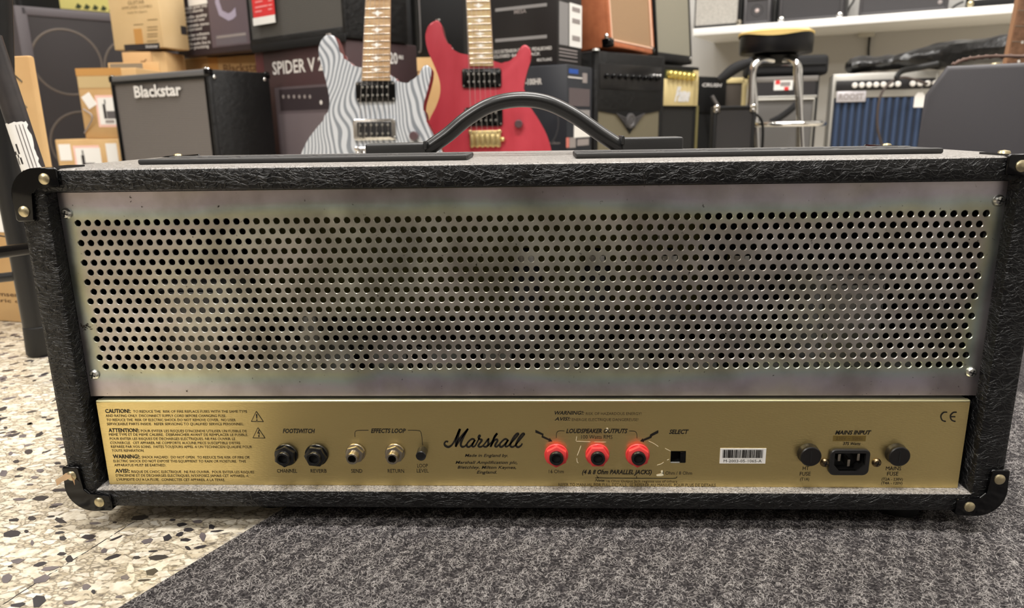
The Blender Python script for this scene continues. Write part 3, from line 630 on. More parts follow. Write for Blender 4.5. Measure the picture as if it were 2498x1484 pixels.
# barcode label
x0, x1, z0, z1 = prect(WO, 1756, 1868, 1094, 1131, RG)
LB = part('barcode_label', PAPER, AMP, x0, x1, RG-.0003, RG-.00002, z0, z1); LB['label'] = 'white barcode label reading M-2003-05-1065-A'
bm = BM(); xx = x0+.0020; random.seed(3)
while xx < x1-.0022:
    w = random.choice((.0002, .0002, .0004, .0006, .0009)); bx(bm, xx, xx+w, RG-.0005, RG-.0003, z0+(z1-z0)*.38, z1-.0012); xx += w+random.choice((.0002, .0003, .0005))
obj('bars', bm, INK, LB, smooth=False)
text(LB, INK, [('M-2003-05-1065-A', x0+.0030, x1-.0030, z0+.0012, .0022, 0, 0)], off=RG-.0005)

# ---- print on the gold panel (pixels of the photograph -> the panel's plane)
def cap(items, mat=INKS, **k): return ptext(AMP and GP, WO, mat, items, off=RG-.0002, **k)
B_, R_, I_ = .022, -.001, .28
cap([('CAUTION!:', 257, 319, 1008, 999, 0, B_), ('ATTENTION!:', 265, 340, 1055, 1046, 0, B_), ('WARNING!:', 276, 342, 1119, 1110, 0, B_), ('AVIS!:', 281, 317, 1154, 1145, 0, B_)], INK)
cap([('TO REDUCE THE  RISK OF FIRE REPLACE FUSES WITH THE SAME TYPE', 325, 603, 1007.5, 1001.5, 0, 0),
     ('AND RATING ONLY. DISCONNECT SUPPLY CORD BEFORE CHANGING FUSE.', 258, 552, 1018, 1012, 0, 0),
     ('TO REDUCE THE  RISK OF ELECTRIC SHOCK DO NOT REMOVE COVER.  NO USER', 260, 575, 1028, 1022, 0, 0),
     ('SERVICEABLE PARTS INSIDE.  REFER SERVICING TO QUALIFIED SERVICE PERSONNEL.', 261, 595, 1038, 1032, 0, 0)])
cap([('POUR EVITER LES RISQUES D\'INCENDIE UTILISER UN FUSIBLE DE', 344, 602, 1055, 1049, 0, 0),
     ('MEME TYPE ET DE MEME CALIBRE.  DEBRANCHER AVANT DE REMPLACER LE FUSIBLE.', 266, 605, 1064, 1058, 0, 0),
     ('POUR EVITER LES RISQUES DE DECHARGES ELECTRIQUES, NE PAS OUVRIR LE', 268, 574, 1074, 1068, 0, 0),
     ('COUVERCLE.  CET APPAREIL NE COMPORTE AUCUNE PIECE SUSCEPTIBLE D\'ETRE', 269, 586, 1084, 1078, 0, 0),
     ('REPAREE PAR VOS SOINS.  FAITES TOUJOURS APPEL A UN TECHNICIEN QUALIFIE POUR', 271, 615, 1093.5, 1087.5, 0, 0),
     ('TOUTE REPARATION.', 273, 352, 1103, 1097, 0, 0)])
cap([('SHOCK HAZARD.  DO NOT OPEN.  TO REDUCE THE RISK OF FIRE OR', 346, 609, 1119, 1113, 0, 0),
     ('ELECTRIC SHOCK DO NOT EXPOSE THIS EQUIPMENT TO RAIN OR MOISTURE.  THIS', 277, 600, 1128.5, 1122.5, 0, 0),
     ('APPARATUS MUST BE EARTHED.', 279, 405, 1138.5, 1132.5, 0, 0)])
cap([('RISQUE DE CHOC ELECTRIQUE.  NE PAS OUVRIR.  POUR EVITER LES RISQUES', 321, 620, 1154.5, 1148.5, 0, 0),
     ('D\'INCENDIE ET DE DECHARGES ELECTRIQUES, N\'EXPOSEZ JAMAIS CET APPAREIL A', 283, 606, 1163.5, 1157.5, 0, 0),
     ('L\'HUMIDITE OU A LA PLUIE.  CONNECTER CET APPAREIL A LA TERRE.', 285, 549, 1173.5, 1167.5, 0, 0)])
cap([('FOOTSWITCH', 690, 769, 1057, 1047, I_, .028)], INK); cap([('EFFECTS LOOP', 905, 990, 1056.5, 1046.5, I_, .028)], INK)
for s, a, b, pb in (('CHANNEL', 676, 725, 1154), ('REVERB', 758, 797, 1154), ('SEND', 857, 884, 1154), ('RETURN', 946, 986, 1154), ('LOOP', 1018, 1044, 1141), ('LEVEL', 1017, 1046, 1153.5)): cap([(s, a, b, pb, pb-9, 0, R_)], INK)
cap([('Made in England by.', 1134, 1239, 1115, 1108, I_, .01)], INK)
cap([('Marshall Amplification plc,', 1111, 1262, 1132, 1125, I_, .01), ('Bletchley, Milton Keynes,', 1116, 1259, 1144, 1137, I_, .01), ('England.', 1163, 1212, 1156, 1149, I_, .01)], INK)
cap([('WARNING!:', 1353, 1425, 1012, 1003.5, I_, B_), ('AVIS!:', 1353, 1392, 1026.5, 1018.5, I_, B_)], INK)
cap([('RISK OF HAZARDOUS ENERGY!', 1429, 1565, 1013, 1006.5, 0, 0), ('ENERGIE ELECTRIQUE DANGEREUSE!', 1395, 1557, 1027.5, 1021, 0, 0)])
cap([('LOUDSPEAKER OUTPUTS', 1381, 1531, 1057, 1047, I_, .028)], INK); cap([('100 Watts RMS', 1418, 1494, 1071, 1062, 0, R_)], INK); cap([('SELECT', 1632, 1680, 1059, 1049, I_, .028)], INK)
cap([('16 Ohm', 1339, 1375, 1155, 1146.5, 0, R_), ('4 Ohm / 8 Ohm', 1614, 1688, 1158.5, 1150.5, 0, R_)], INK); cap([('(4 & 8 Ohm PARALLEL JACKS)', 1420, 1590, 1157, 1147, I_, .028)], INK)
cap([('Note:', 1452, 1476, 1175.5, 1169.5, I_, .01)], INK); cap([('16 Ohm Output Jack negates use of others', 1480, 1652, 1177.5, 1171.5, 0, 0)])
cap([('REFER TO MANUAL FOR FULL DETAILS.  SE REFERER AU MANUEL POUR PLUS DE DETAILS.', 1362, 1748, 1186.5, 1179.5, 0, 0)])
cap([('MAINS INPUT', 2037, 2125, 1060.5, 1051, I_, .028)], INK); cap([('375 Watts', 2056, 2099, 1086.5, 1079.5, I_, .01)], INK)
x0, x1, z0, z1 = prect(WO, 2032, 2112, 1063, 1077, RG); part('rating_patch', M('patch_brown', (120, 100, 48), .5, .3), GP, x0, x1, RG-.00012, RG+.0001, z0, z1); ptext(GP, WO, M('faded_ink', (84, 68, 34), .5), [('230V ~ 50Hz', 2039, 2104, 1073.5, 1066, 0, 0)], off=RG-.0003)
for s, a, b, pb, h in (('HT', 1958, 1973, 1147.5, 9), ('FUSE', 1951, 1977, 1161, 9), ('(T1A)', 1952, 1974, 1173, 7), ('MAINS', 2161, 2198, 1148, 9), ('FUSE', 2164, 2191, 1161, 9), ('(T2A - 230V)', 2151, 2202, 1173, 6.5), ('(T4A - 120V)', 2150, 2201, 1182.5, 6.5)): cap([(s, a, b, pb, pb-h, 0, R_)], INK)

def stroke(parent, fr, mat, segs, w, name, off, taper=None):
    """flat ribbon strokes through pixel points; w in pixels"""
    bm = BM(); sc = .000324
    for pts, ww in segs:
        P = spline([(x, y, 0) for x, y in pts], 6) if len(pts) > 2 else [Vector((x, y, 0)) for x, y in pts]
        n = len(P); rows = []
        for i, q in enumerate(P):
            t = (P[min(i+1, n-1)]-P[max(i-1, 0)]).normalized(); nn = Vector((-t.y, t.x, 0)); hw = (ww if not isinstance(ww, (list, tuple)) else 1.22* np.interp(i/(n-1), np.linspace(0, 1, len(ww)), ww))/2
            a, b = q+nn*hw, q-nn*hw; A, B = fr.lp(a.x, a.y, off), fr.lp(b.x, b.y, off); rows.append((bm.verts.new((A[0], off, A[1])), bm.verts.new((B[0], off, B[1]))))
        for (a, b), (c, e) in zip(rows, rows[1:]): bm.faces.new((a, b, e, c))
    return obj(name, bm, mat, parent, smooth=False)
def stroke1(parent, fr, mat, segs, w, name, off):
    for s_ in segs: stroke(parent, fr, mat, [s_], w, name, off)
# script emblem, drawn stroke by stroke (pixels from the close-up, 9.277 per pixel, origin 1060,1020)
def z(pts): return [(1060+x/9.277, 1020+y/9.277) for x, y in pts]
LG = [(z([(310, 545), (262, 535), (225, 575), (240, 630), (310, 660), (375, 630), (430, 560), (500, 420), (545, 320), (580, 250)]), [3, 3.2, 3.5, 4, 4.4, 3.6, 3.2, 3.6, 4.4, 4.6]),
      (z([(572, 255), (520, 420), (490, 560), (478, 655)]), [4.6, 6.5, 5.5, 3.2]), (z([(478, 655), (560, 500), (650, 380), (760, 245)]), [3.4, 5.5, 5, 3.6]),
      (z([(755, 250), (660, 410), (605, 540), (595, 620), (630, 660), (690, 640), (720, 600)]), [3.6, 5.2, 5, 4, 3.6, 3, 2.6]),
      (z([(905, 495), (850, 480), (790, 520), (735, 590), (740, 650), (790, 655), (850, 600), (920, 500)]), [3.4, 3.4, 3.2, 3.6, 3.8, 3.6, 3.2, 3.4]), (z([(915, 500), (860, 600), (860, 650), (910, 640), (960, 560), (1010, 460), (1040, 400)]), [3.4, 3.6, 3.6, 3, 2.8, 2.8, 3]),
      (z([(1040, 400), (1010, 395), (990, 440), (1010, 480), (1070, 505), (1030, 570), (990, 630), (1020, 660), (1080, 650)]), [3, 3, 3.2, 3.4, 4, 3.8, 3.6, 3.4, 3]),
      (z([(1080, 650), (1140, 580), (1200, 500), (1235, 465)]), [2.8, 2.8, 3, 3]), (z([(1220, 470), (1215, 540), (1215, 600), (1180, 650), (1130, 655), (1110, 635)]), [3.4, 4, 4.2, 3.8, 3.4, 2.8]),
      (z([(1200, 640), (1300, 540), (1360, 420), (1420, 350)]), [2.8, 3, 3.6, 4.2]), (z([(1415, 352), (1360, 440), (1310, 560), (1265, 660)]), [4.4, 4, 4, 3.8]), (z([(1275, 640), (1340, 530), (1400, 490), (1425, 520), (1385, 590), (1370, 640), (1410, 655), (1460, 600)]), [3, 3.4, 3.8, 4, 4, 3.8, 3.2, 2.8]),
      (z([(1650, 500), (1600, 480), (1540, 520), (1480, 590), (1480, 650), (1530, 655), (1590, 600), (1670, 500)]), [3.4, 3.4, 3.2, 3.6, 3.8, 3.6, 3.2, 3.4]), (z([(1665, 500), (1610, 600), (1610, 650), (1660, 640), (1740, 560), (1850, 440), (1910, 360)]), [3.4, 3.6, 3.6, 3, 2.8, 3, 3]),
      (z([(1910, 360), (1870, 355), (1800, 430), (1730, 560), (1715, 630), (1750, 660), (1810, 640), (1880, 560), (1980, 440), (2040, 365)]), [3, 3.6, 4, 4.2, 4, 3.6, 3, 2.8, 3, 3]),
      (z([(2042, 365), (2000, 355), (1930, 430), (1860, 560), (1845, 630), (1890, 665), (1950, 635), (1985, 580)]), [3, 3.6, 4, 4.2, 4, 3.8, 3.2, 2.6])]
stroke(GP, WO, INK, LG, 3, 'script_emblem', RG-.0003)
# brackets, triangles, bolts, CE
L1 = 1.3
stroke1(GP, WO, INK, [([(866, 1067), (866, 1056), (872, 1051), (899, 1050.5)], L1), ([(995, 1050.5), (1018, 1051), (1027, 1056), (1031, 1087)], L1)], 1, 'bracket_line', RG-.0002)
stroke1(GP, WO, INK, [([(1357, 1069), (1358, 1057), (1364, 1052), (1377, 1052)], L1), ([(1535, 1052), (1548, 1053), (1553, 1058), (1554, 1070)], L1)], 1, 'bracket_line', RG-.0002)
stroke1(GP, WO, INK, [([(1455, 1161), (1460, 1166), (1467, 1167), (1640, 1168)], L1), ([(1553, 1161.5), (1553, 1168)], L1), ([(1640, 1168), (1649, 1167), (1652, 1163)], L1)], 1, 'bracket_line', RG-.0002)
def ppoly(pts, mat=INK, name='print_mark'):
    q = [WO.lp(x, y, RG-.0002) for x, y in pts]; bm = BM(); bm.faces.new([bm.verts.new((x, RG-.0002, zz)) for x, zz in q]); return obj(name, bm, mat, GP, smooth=False)
for cx, cy in ((627.5, 1004), (631.5, 1044)):
    A, Bp, Cp = (cx-2.5, cy), (cx-14.5, cy+25), (cx+15, cy+25.5)
    stroke(GP, WO, INK, [([A, Bp], 1.3), ([Bp, Cp], 1.3), ([Cp, A], 1.3)], 1, 'warning_triangle', RG-.0002)
ppoly([(624, 1011), (627.5, 1011), (627, 1022), (625.3, 1022)]); ppoly([(625, 1024), (628, 1024), (628, 1027), (625, 1027)])
ppoly([(631, 1049), (633, 1050), (630.5, 1056), (634, 1056), (632, 1064), (634, 1064), (631, 1068), (629.5, 1063), (630.8, 1063), (632, 1058), (627.5, 1058)])
ppoly([(1306, 1049), (1326, 1059), (1325, 1064.5), (1340, 1071.5), (1341, 1069), (1347.5, 1077.5), (1337, 1078), (1339, 1075.5), (1321, 1067.5), (1322, 1062), (1306, 1056)])
ppoly([(1606, 1050), (1606, 1057), (1591, 1064.5), (1589, 1069), (1571, 1076.5), (1571, 1079.5), (1562, 1077), (1568, 1070), (1569, 1072.5), (1585, 1065.5), (1586, 1060.5)])
q = lambda pts: [(1740+x/3.903, 980+y/3.903) for x, y in pts]
stroke1(GP, WO, INK, [(q([(2228, 102), (2195, 104), (2172, 128), (2168, 150), (2180, 178), (2205, 188), (2215, 188)]), 3.2), (q([(2318, 102), (2285, 106), (2262, 130), (2260, 155), (2272, 178), (2295, 188), (2307, 188)]), 3.2), (q([(2262, 145), (2305, 145)]), 3)], 1, 'ce_mark', RG-.0002)
# scratches and white remnants of an old sticker, red rubbed-off colour round the sockets
STK = M('sticker_remnant', (240, 230, 196), .7)
stroke1(GP, WO, STK, [([(1407, 1065), (1405, 1076)], 1.2), ([(1406, 1077), (1440, 1078)], 1.3), ([(1450, 1078.5), (1478, 1079)], 1.0), ([(1417, 1088), (1412, 1102), (1408, 1112)], 1.6), ([(1407, 1118), (1408, 1127), (1411, 1130)], 1.4), ([(1582, 1076), (1596, 1083), (1606, 1090)], 1.3), ([(1622, 1094), (1636, 1101)], 1.3), ([(1603, 1135), (1613, 1132), (1619, 1128)], 1.6), ([(1627, 1123), (1632, 1121)], 1.6)], 1, 'sticker_residue', RG-.00025)
ppoly([(1601, 1158), (1613, 1155), (1612, 1149), (1616, 1147), (1618, 1153), (1619, 1160), (1614, 1162), (1602, 1162)], STK, 'sticker_residue'); ppoly([(1478, 1046), (1481, 1043), (1484, 1046), (1483, 1051), (1479, 1053)], STK, 'sticker_residue')
# shred of brown parcel tape caught on the lower left corner protector
bm = BM(); base = at(172, 1163, -.003); rows = []
for x, y in ((136, 1178), (150, 1172), (160, 1163), (172, 1160), (182, 1180)):
    a = at(x, y-random.uniform(4, 9), -.004); b = at(x+random.uniform(-3, 3), y+random.uniform(3, 9), -.006); rows.append((bm.verts.new(a), bm.verts.new(b)))
for (a, b), (c, e) in zip(rows, rows[1:]): bm.faces.new((a, b, e, c))
bmesh.ops.solidify(bm, geom=bm.faces[:], thickness=.0003)
tag(obj('tape_shred', bm, M('tape_shred', (220, 190, 152), .25), None), 'torn scrap of brown tape stuck to the lower left corner protector', 'tape')

# ================================================================== things behind
random.seed(11)
def carton(name, fr, dep, mat, label, cat='box', tape=None, group=None, flaps=True):
    t = thing(name, label, cat, fr, group=group); w, h = fr.w, fr.h
    bm = BM(); bx(bm, 0, w, 0, dep, 0, h, bev=.0035); obj('carton', bm, mat, t)
    if tape is not None:
        bm = BM(); bx(bm, w/2-.025, w/2+.025, -.0006, dep+.0006, h-.001, h+.0006); bx(bm, w/2-.025, w/2+.025, -.0008, 0, h-.07, h+.0006); obj('packing_tape', bm, tape, t)
    return t
def caps_(t, w, d, h, mat, r=.014, z=(0, 1), y=(0,), riv=True):
    for ix in (0, 1):
        for iz in z:
            for iy in y:
                x, yy, zz = (0, w)[ix], (0, d)[iy], (0, h)[iz]; sx, sy, sz = (1, -1)[ix], (1, -1)[iy], (1, -1)[iz]
                bm = BM(); k = .0022
                bx(bm, *sorted((x-sx*k, x+sx*r*1.6)), *sorted((yy-sy*k, yy+sy*r*1.6)), *sorted((zz-sz*k, zz+sz*r*1.6)), bev=.005, seg=3)
                c = obj('corner_cap', bm, mat, t)
def cab(name, fr, dep, label, body, grille, gr=None, cat='amplifier', group=None, caps=None, rim=.004, depth=.008, piping=None, pc=.0025, ctl=None):
    """cabinet with a recessed front; gr = pixel rect of the grille, or None for margins; ctl = pixel rect of a control panel above it"""
    t = thing(name, label, cat, fr, group=group); w, h = fr.w, fr.h
    if gr is None: g = (.02, w-.02, .02, h-.02)
    elif len(gr) == 5: g = (gr[0], w-gr[1], gr[2], h-gr[3])
    else: g = prect(fr, *gr); g = (max(g[0], .006), min(g[1], w-.006), max(g[2], .01), min(g[3], h-.006))
    bm = BM()
    bx(bm, 0, w, depth, dep, 0, h, bev=rim)
    bx(bm, 0, g[0], 0, depth+rim*1.5, 0, h, bev=min(rim, g[0]*.4)); bx(bm, g[1], w, 0, depth+rim*1.5, 0, h, bev=min(rim, (w-g[1])*.4))
    bx(bm, g[0]*.5, (g[1]+w)/2, 0, depth+rim*1.5, 0, g[2], bev=rim*.8); bx(bm, g[0]*.5, (g[1]+w)/2, 0, depth+rim*1.5, g[3], h, bev=rim*.8)
    obj('cabinet', bm, body, t)
    part('grille', grille, t, g[0], g[1], depth-.003, depth+.002, g[2], g[3])
    if piping is not None:
        bm = BM(); y = .0015
        pts = [Vector((a, y, b)) for a, b in ((g[0], g[2]), (g[1], g[2]), (g[1], g[3]), (g[0], g[3]))]
        for i in range(4): tube(bm, [pts[i], pts[(i+1) % 4]], pc, 8)
        obj('piping', bm, piping, t)
    if caps is not None: caps_(t, w, dep, h, caps)
    t['_g'] = 0; del t['_g']; return t, g
def knob(name, mat, parent, x, z, r, y0=0, L=.010):
    bm = BM(); lathe(bm, [(r, 0), (r*.95, L*.8), (r*.7, L), (0, L)], (x, y0, z), (0, -1, 0), 14); return obj(name, bm, mat, parent)

# ---- tubular metal stand at far left
ST = thing('tubular_stand', 'black tubular metal stand with a torn white sticker, left of the amplifier head', 'stand', loc=tuple(at(100, 848, .47)))
SI = Matrix.Translation(-ST.location); ST.location.z = 0; SI = Matrix.Translation(-ST.location)
def P3(px, py, Y): return SI @ at(px, py, Y)
bm = BM(); tube(bm, spline([P3(-8, -40, .47), P3(-2, 120, .47), P3(4, 300, .47), P3(22, 440, .47), P3(52, 600, .47), P3(78, 740, .47), P3(92, 816, .47)], 5), .0168, 20); obj('leg', bm, BLKPNT, ST)
bm = BM(); c = P3(91, 800, .47); lathe(bm, [(.0168, c.z+.004), (.019, c.z+.003), (.0205, .004), (.018, .0005), (0, .0005)], (c.x+.001, c.y, 0), (0, 0, 1), 24); obj('rubber_foot', bm, BLKR, ST)
A, B = P3(-26, 90, .29), P3(118, 520, .29); bm = BM(); tube(bm, [A, A.lerp(B, .3), A.lerp(B, .7), B], .0118, 20); BR = obj('brace', bm, M('worn_black_tube', (54, 52, 54), .28, .3, vary=((30, 30, 30), (70, 66, 66))), ST)
def wrap(name, mat, parent, A, B, r, t0, t1, a0, a1, jag=0):
    ax = (B-A).normalized(); v = Vector((0, -1, 0)); v = (v-ax*v.dot(ax)).normalized(); u = ax.cross(v); bm = BM(); rows = []
    n = 14
    for i in range(n+1):
        row = []
        for k in range(13):
            a = a0+(a1-a0)*k/12; t = t0+(t1-t0)*i/n
            if i in (0, n): t += random.uniform(-jag, jag)
            if k in (0, 12): a += random.uniform(-.12, .12)
            row.append(bm.verts.new(A.lerp(B, t)+(v*math.cos(a)+u*math.sin(a))*r))
        rows.append(row)
    for i in range(n):
        for k in range(12):
            if 5 < i < 13 and 6 < k < 11 and random.random() < .22: continue
            bm.faces.new((rows[i][k], rows[i+1][k], rows[i+1][k+1], rows[i][k+1]))
    return obj(name, bm, mat, parent)
L_ = (B-A).length
wrap('torn_sticker', PAPER, BR, A, B, .0121, .475, .745, -1.3, 1.05, .006)
for k in range(3):
    ax = (B-A).normalized(); v = Vector((0, -1, 0)); v = (v-ax*v.dot(ax)).normalized(); u = ax.cross(v); bm = BM()
    for j in range(14):
        t = .49+.235*j/14; a = -.95+.28*k; ln = random.uniform(.006, .011)/L_
        q = [A.lerp(B, t+dt)+(v*math.cos(a+da)+u*math.sin(a+da))*.01225 for dt, da in ((0, 0), (ln, 0), (ln, .07), (0, .07))]; bm.faces.new([bm.verts.new(p) for p in q])
    o = obj('sticker_print', bm, GINK, BR, smooth=False); o['kind'] = 'stuff'
bm = BM(); tube(bm, [P3(-90, 628, .31), P3(130, 599, .31)], .0072, 16); obj('crossbar', bm, M('polished_black', (34, 33, 34), .12, .8), ST)
bm = BM(); tube(bm, [P3(-90, 688, .47), P3(56, 672, .47)], .0068, 16); obj('crossbar', bm, BLKPNT, ST)

# ---- cardboard box by the stand
fr = Fr((-150, 146, .66), (70, 150, .62)); T1 = carton('cardboard_box', fr, .012, CARD, 'tall cardboard box standing on the terrazzo behind the tubular stand', flaps=False)
ptext(T1, fr, M('brown_print', (92, 64, 38), .7), [('United Townsend', -110, 57, 716, 706, 0, .01), ('an electric co', -80, 60, 732, 724, 0, .01)], off=-.0006)
plate('paper_label', PAPER, T1, fr, -60, 24, 478, 566)
for px, py in ((50, 195), (62, 258), (76, 318)):
    a = fr.lp(px, py); bm = BM(); bx(bm, a[0]-.012, a[0]+.004, -.0008, 0, a[1]-.002, a[1]+.001, bev=.0003, m=Matrix.Translation((a[0], 0, a[1])) @ Matrix.Rotation(.7, 4, 'Y') @ Matrix.Translation((-a[0], 0, -a[1]))); obj('staple', bm, NICK, T1)
bm = BM(); tube(bm, [at(-60, 572, .60), at(-10, 574, .59), at(28, 580, .60)], .0012, 8); tag(obj('thin_cable', bm, BLKR), 'thin black cable behind the tubular stand, across the tall cardboard box', 'cable')

# ---- big speaker cabinet, far left
fr = Fr((32, 12, 2.5), (560, 92, 3.15)); t, g = cab('speaker_cabinet', fr, .36, 'large charcoal speaker cabinet with round speakers showing through its grille', M('charcoal_vinyl', (88, 82, 86), .6), mk_weave('dark_grille', (58, 53, 54), (44, 40, 42), 900), gr=(.045, .045, .045, .035, 0), cat='speaker', rim=.006)
RING = M('speaker_ring', (96, 86, 78), .6)
for px, py in ((166, 152), (335, 170), (222, 352)):
    a = fr.lp(px, py); bm = BM(); n = 40; R0 = .132
    if py > 300: a = (fr.lp(166, 152)[0]+.02, fr.lp(166, 152)[1]-.335)
    ring = [Vector((a[0]+R0*math.cos(2*PI*k/n), .0042, a[1]+R0*math.sin(2*PI*k/n))) for k in range(n+1)]; tube(bm, ring, .0045, 6, ell=(.0045, .001), cap=False); obj('speaker_ring', bm, RING, t)
# ---- black cabinet and yellow board at the very left/top
fr = Fr((50, -60, 3.3), (330, -10, 3.6), z0=0, h=at(60, -2, 3.3).z+.25)
zb_ = at(160, 10, 3.4).z
fr = Fr((50, -2, 3.5), (330, 31, 3.9)); fr.loc.z = at(160, 10, 3.5).z; fr.m = Matrix.Translation(fr.loc) @ Matrix.Rotation(fr.rz, 4, 'Z'); fr.i = fr.m.inverted(); fr.h = .35
t = thing('yellow_board', 'pale yellow printed board above the large speaker cabinet', 'sign', fr); part('panel', M('pale_yellow', (228, 216, 130), .7), t, 0, fr.w, 0, .02, 0, fr.h)
for i in range(7): a = fr.w*(.45+.075*i); poly('leaf_print', M('dark_green_print', (52, 62, 30), .7), t, [(a, .008), (a+.02, .004), (a+.035, .02), (a+.015, .035)], -.001, 0)
fr2 = Fr((-60, 40, 3.05), (60, 40, 3.05), z0=0, h=1.1); t = thing('dark_cabinet', 'black cabinet standing left of the large charcoal speaker cabinet', 'cabinet', fr2); part('body', BLKM, t, -.3, fr2.w*.98, 0, .3, 0, fr2.h, bev=.01)
part('door', M('door_black', (18, 18, 18), .4), t, -.28, fr2.w*.9, -.012, -.0005, .03, fr2.h-.03, bev=.003)

# ---- stacked small cardboard boxes at left
SKY = M('grey_print', (130, 130, 126), .7)
def pedal_print(t, fr, x0, x1, y0, y1):
    plate('print_border', PINK, t, fr, x0, x1, y0, y1, -.0006); o = plate('print_white', PAPER, t, fr, x0+5, x1+2, y0+6, y1-6, -.0011)
    w = x1-x0; h = y1-y0
    plate('bottle_print', DPR, t, fr, x0+w*.30, x0+w*.42, y0+h*.28, y0+h*.74, -.0015); plate('neck_print', DPR, t, fr, x0+w*.335, x0+w*.385, y0+h*.14, y0+h*.28, -.0015); plate('product_print', M('product_grey', (92, 88, 90), .6), t, fr, x0+w*.46, x0+w*.86, y0+h*.50, y0+h*.74, -.0014)
    plate('caption_print', GINK, t, fr, x0+w*.4, x0+w*.8, y0+h*.78, y0+h*.88, -.0014)
fr = Fr((133, 341, 1.86), (330, 341, 1.90)); LOW = carton('cardboard_box', fr, .22, CARD, 'lower small cardboard box with pink-bordered print and white label', tape=None)
pedal_print(LOW, fr, 178, 242, 355, 440); plate('tilted_label', PAPER, LOW, fr, 143, 172, 352, 392); plate('side_label', PAPER, LOW, fr, 258, 285, 350, 400)
zl = fr.h
fr = Fr((183, 168, 1.90), (330, 160, 1.90), z0=zl+.001); UP = carton('cardboard_box', fr, .20, CARD, 'upper small open cardboard box with raised flaps and pink-bordered print')
pedal_print(UP, fr, 236, 290, 232, 310); plate('brown_band', M('kraft_band', (196, 172, 126), .8), UP, fr, 190, 295, 186, 214); plate('cream_band', TAPE, UP, fr, 184, 295, 166, 184)
bm = BM(); a = fr.lp(212, 246); bx(bm, -.016, .016, -.001, 0, -.022, .022, m=Matrix.Translation((a[0]+.008, -.0006, a[1])) @ Matrix.Rotation(-.5, 4, 'Y')); obj('tilted_label', bm, PAPER, UP)
bm = BM(); a = fr.lp(205, 266); b = fr.lp(232, 286); c = fr.lp(208, 325); tube(bm, spline([(a[0], -.004, a[1]), (b[0], -.016, b[1]), (c[0], -.004, c[1])], 8), .0024, 8); obj('loop_handle', bm, GINK, UP)
bm = BM(); bx(bm, .01, fr.w-.01, fr.w*0+.155, .16, fr.h-.01, fr.h+.045, bev=.001, m=Matrix.Rotation(-.08, 4, 'X')); obj('back_flap', bm, CARD, UP)
bm = BM(); bx(bm, .06, fr.w-.03, .10, .102, fr.h-.002, fr.h+.022, m=Matrix.Rotation(0, 4, 'X')); obj('inner_sheet', bm, M('grey_sheet', (130, 120, 104), .8), UP)

# box with PLAY flap, long box behind, tall printed box
fr = Fr((296, 128, 2.22), (404, 134, 2.22)); PB = carton('cardboard_box', fr, .15, CARD, 'cardboard box with PLAY printed sideways, under the tall printed box')
a = fr.lp(352, 182); b = fr.lp(340, 135); text(PB, M('faded_print', (120, 86, 54), .8), [('PLAY', a[0]-.005, a[0]+.060, a[1]-.010, .022, 0, .01)], rot=True, off=-.0005)
bm = BM(); bx(bm, fr.w*.02, fr.w*.68, -.003, -.001, fr.h-.2, fr.h-.0, bev=.0005); obj('hanging_flap', bm, M('kraft_flap', (204, 162, 112), .8), PB)
for ch in list(PB.children):
    if ch.name.startswith('lettering'): ch.location.y = -.0032
zP = fr.h
fr = Fr((282, 138, 2.26), (404, 139, 2.20), z0=zP+.012, h=.52); TB = carton('tall_printed_box', fr, .13, CARDL, 'tall pale cardboard box with black stripe and small print, topmost at left')
TP = M('brown_small_print', (120, 96, 62), .8); plate('black_stripe', DPR, TB, fr, 303, 389, 107, 122, -.0014, -.0003); ptext(TB, fr, WINK, [('blackstar', 356, 386, 117, 110, 0, .01)], off=-.0018)
ptext(TB, fr, TP, [('GUITAR', 312, 353, 12, 3, 0, .01), ('AMPLIFIER COMBO', 297, 372, 24, 17, 0, 0), ('made for players', 311, 359, 34, 28, 0, 0)])
for y in (47, 65, 72, 82, 88, 99): plate('fine_print', TP, TB, fr, 359, 384, y, y+2.2, -.0005)
plate('print_rule', TP, TB, fr, 326, 349, 59, 61, -.0005); bm = BM(); q = prect(fr, 330, 350, 70, 138); bx(bm, q[0], q[1], -.0010, -.0001, max(q[2], .003), q[3]); obj('packing_tape', bm, TAPE, TB); plate('side_mark', DPR, TB, fr, 360, 361, 110, 111, -.0002)
bm = BM(); bx(bm, fr.w, fr.w+.0006, .095, .125, .055, .085); obj('side_stripe', bm, DPR, TB)
fr = Fr((400, 150, 2.50), (650, 142, 2.26)); LB2 = carton('cardboard_box', fr, .32, CARD, 'wide cardboard box with faded lettering, under the dark product carton', tape=TAPE)
ptext(LB2, fr, M('faded_print', (120, 86, 54), .8), [('Blackstar', 546, 640, 178, 158, 0, .02)]); zL = fr.h
bm = BM(); bx(bm, .0, fr.w*.45, -.002, .12, fr.h, fr.h+.004, m=None); obj('lifted_flap', bm, CARDL, LB2)
# dark product carton with feature list
fr = Fr((436, 146, 2.40), (628, 124, 2.16), z0=zL+.0045, h=.42); DC = carton('product_carton', fr, .16, M('aubergine_print', (58, 48, 54), .5), 'dark product carton with a white feature list and a speaker picture')
def dtext(*a): ptext(DC, fr, WINK, list(a), off=-.0010)
ORP = M('orange_print', (226, 160, 90), .6)
for i, (y, s1, s2, w1, w2) in enumerate(((21, 'Includes guitar amp', 'and 2 channels', 60, 46), (43, 'Studio quality', 'effects and tuner', 58, 48), (64, 'Superwide stereo', 'output sound', 60, 38), (87, 'Insider software', 'record and play', 58, 48), (108, 'USB audio line in', 'for practising', 58, 50))):
    dtext((s1, 446+i*2.5, 446+i*2.5+w1, y+4, y-3, 0, .02), (s2, 450+i*2.5, 450+i*2.5+w2, y+13, y+6, 0, .02)); a = fr.lp(443+i*2.5, y+1); bm = BM(); cyl(bm, (a[0], -.0002, a[1]), (0, -1, 0), .004, .004, .0008, 12); obj('bullet', bm, ORP, DC)
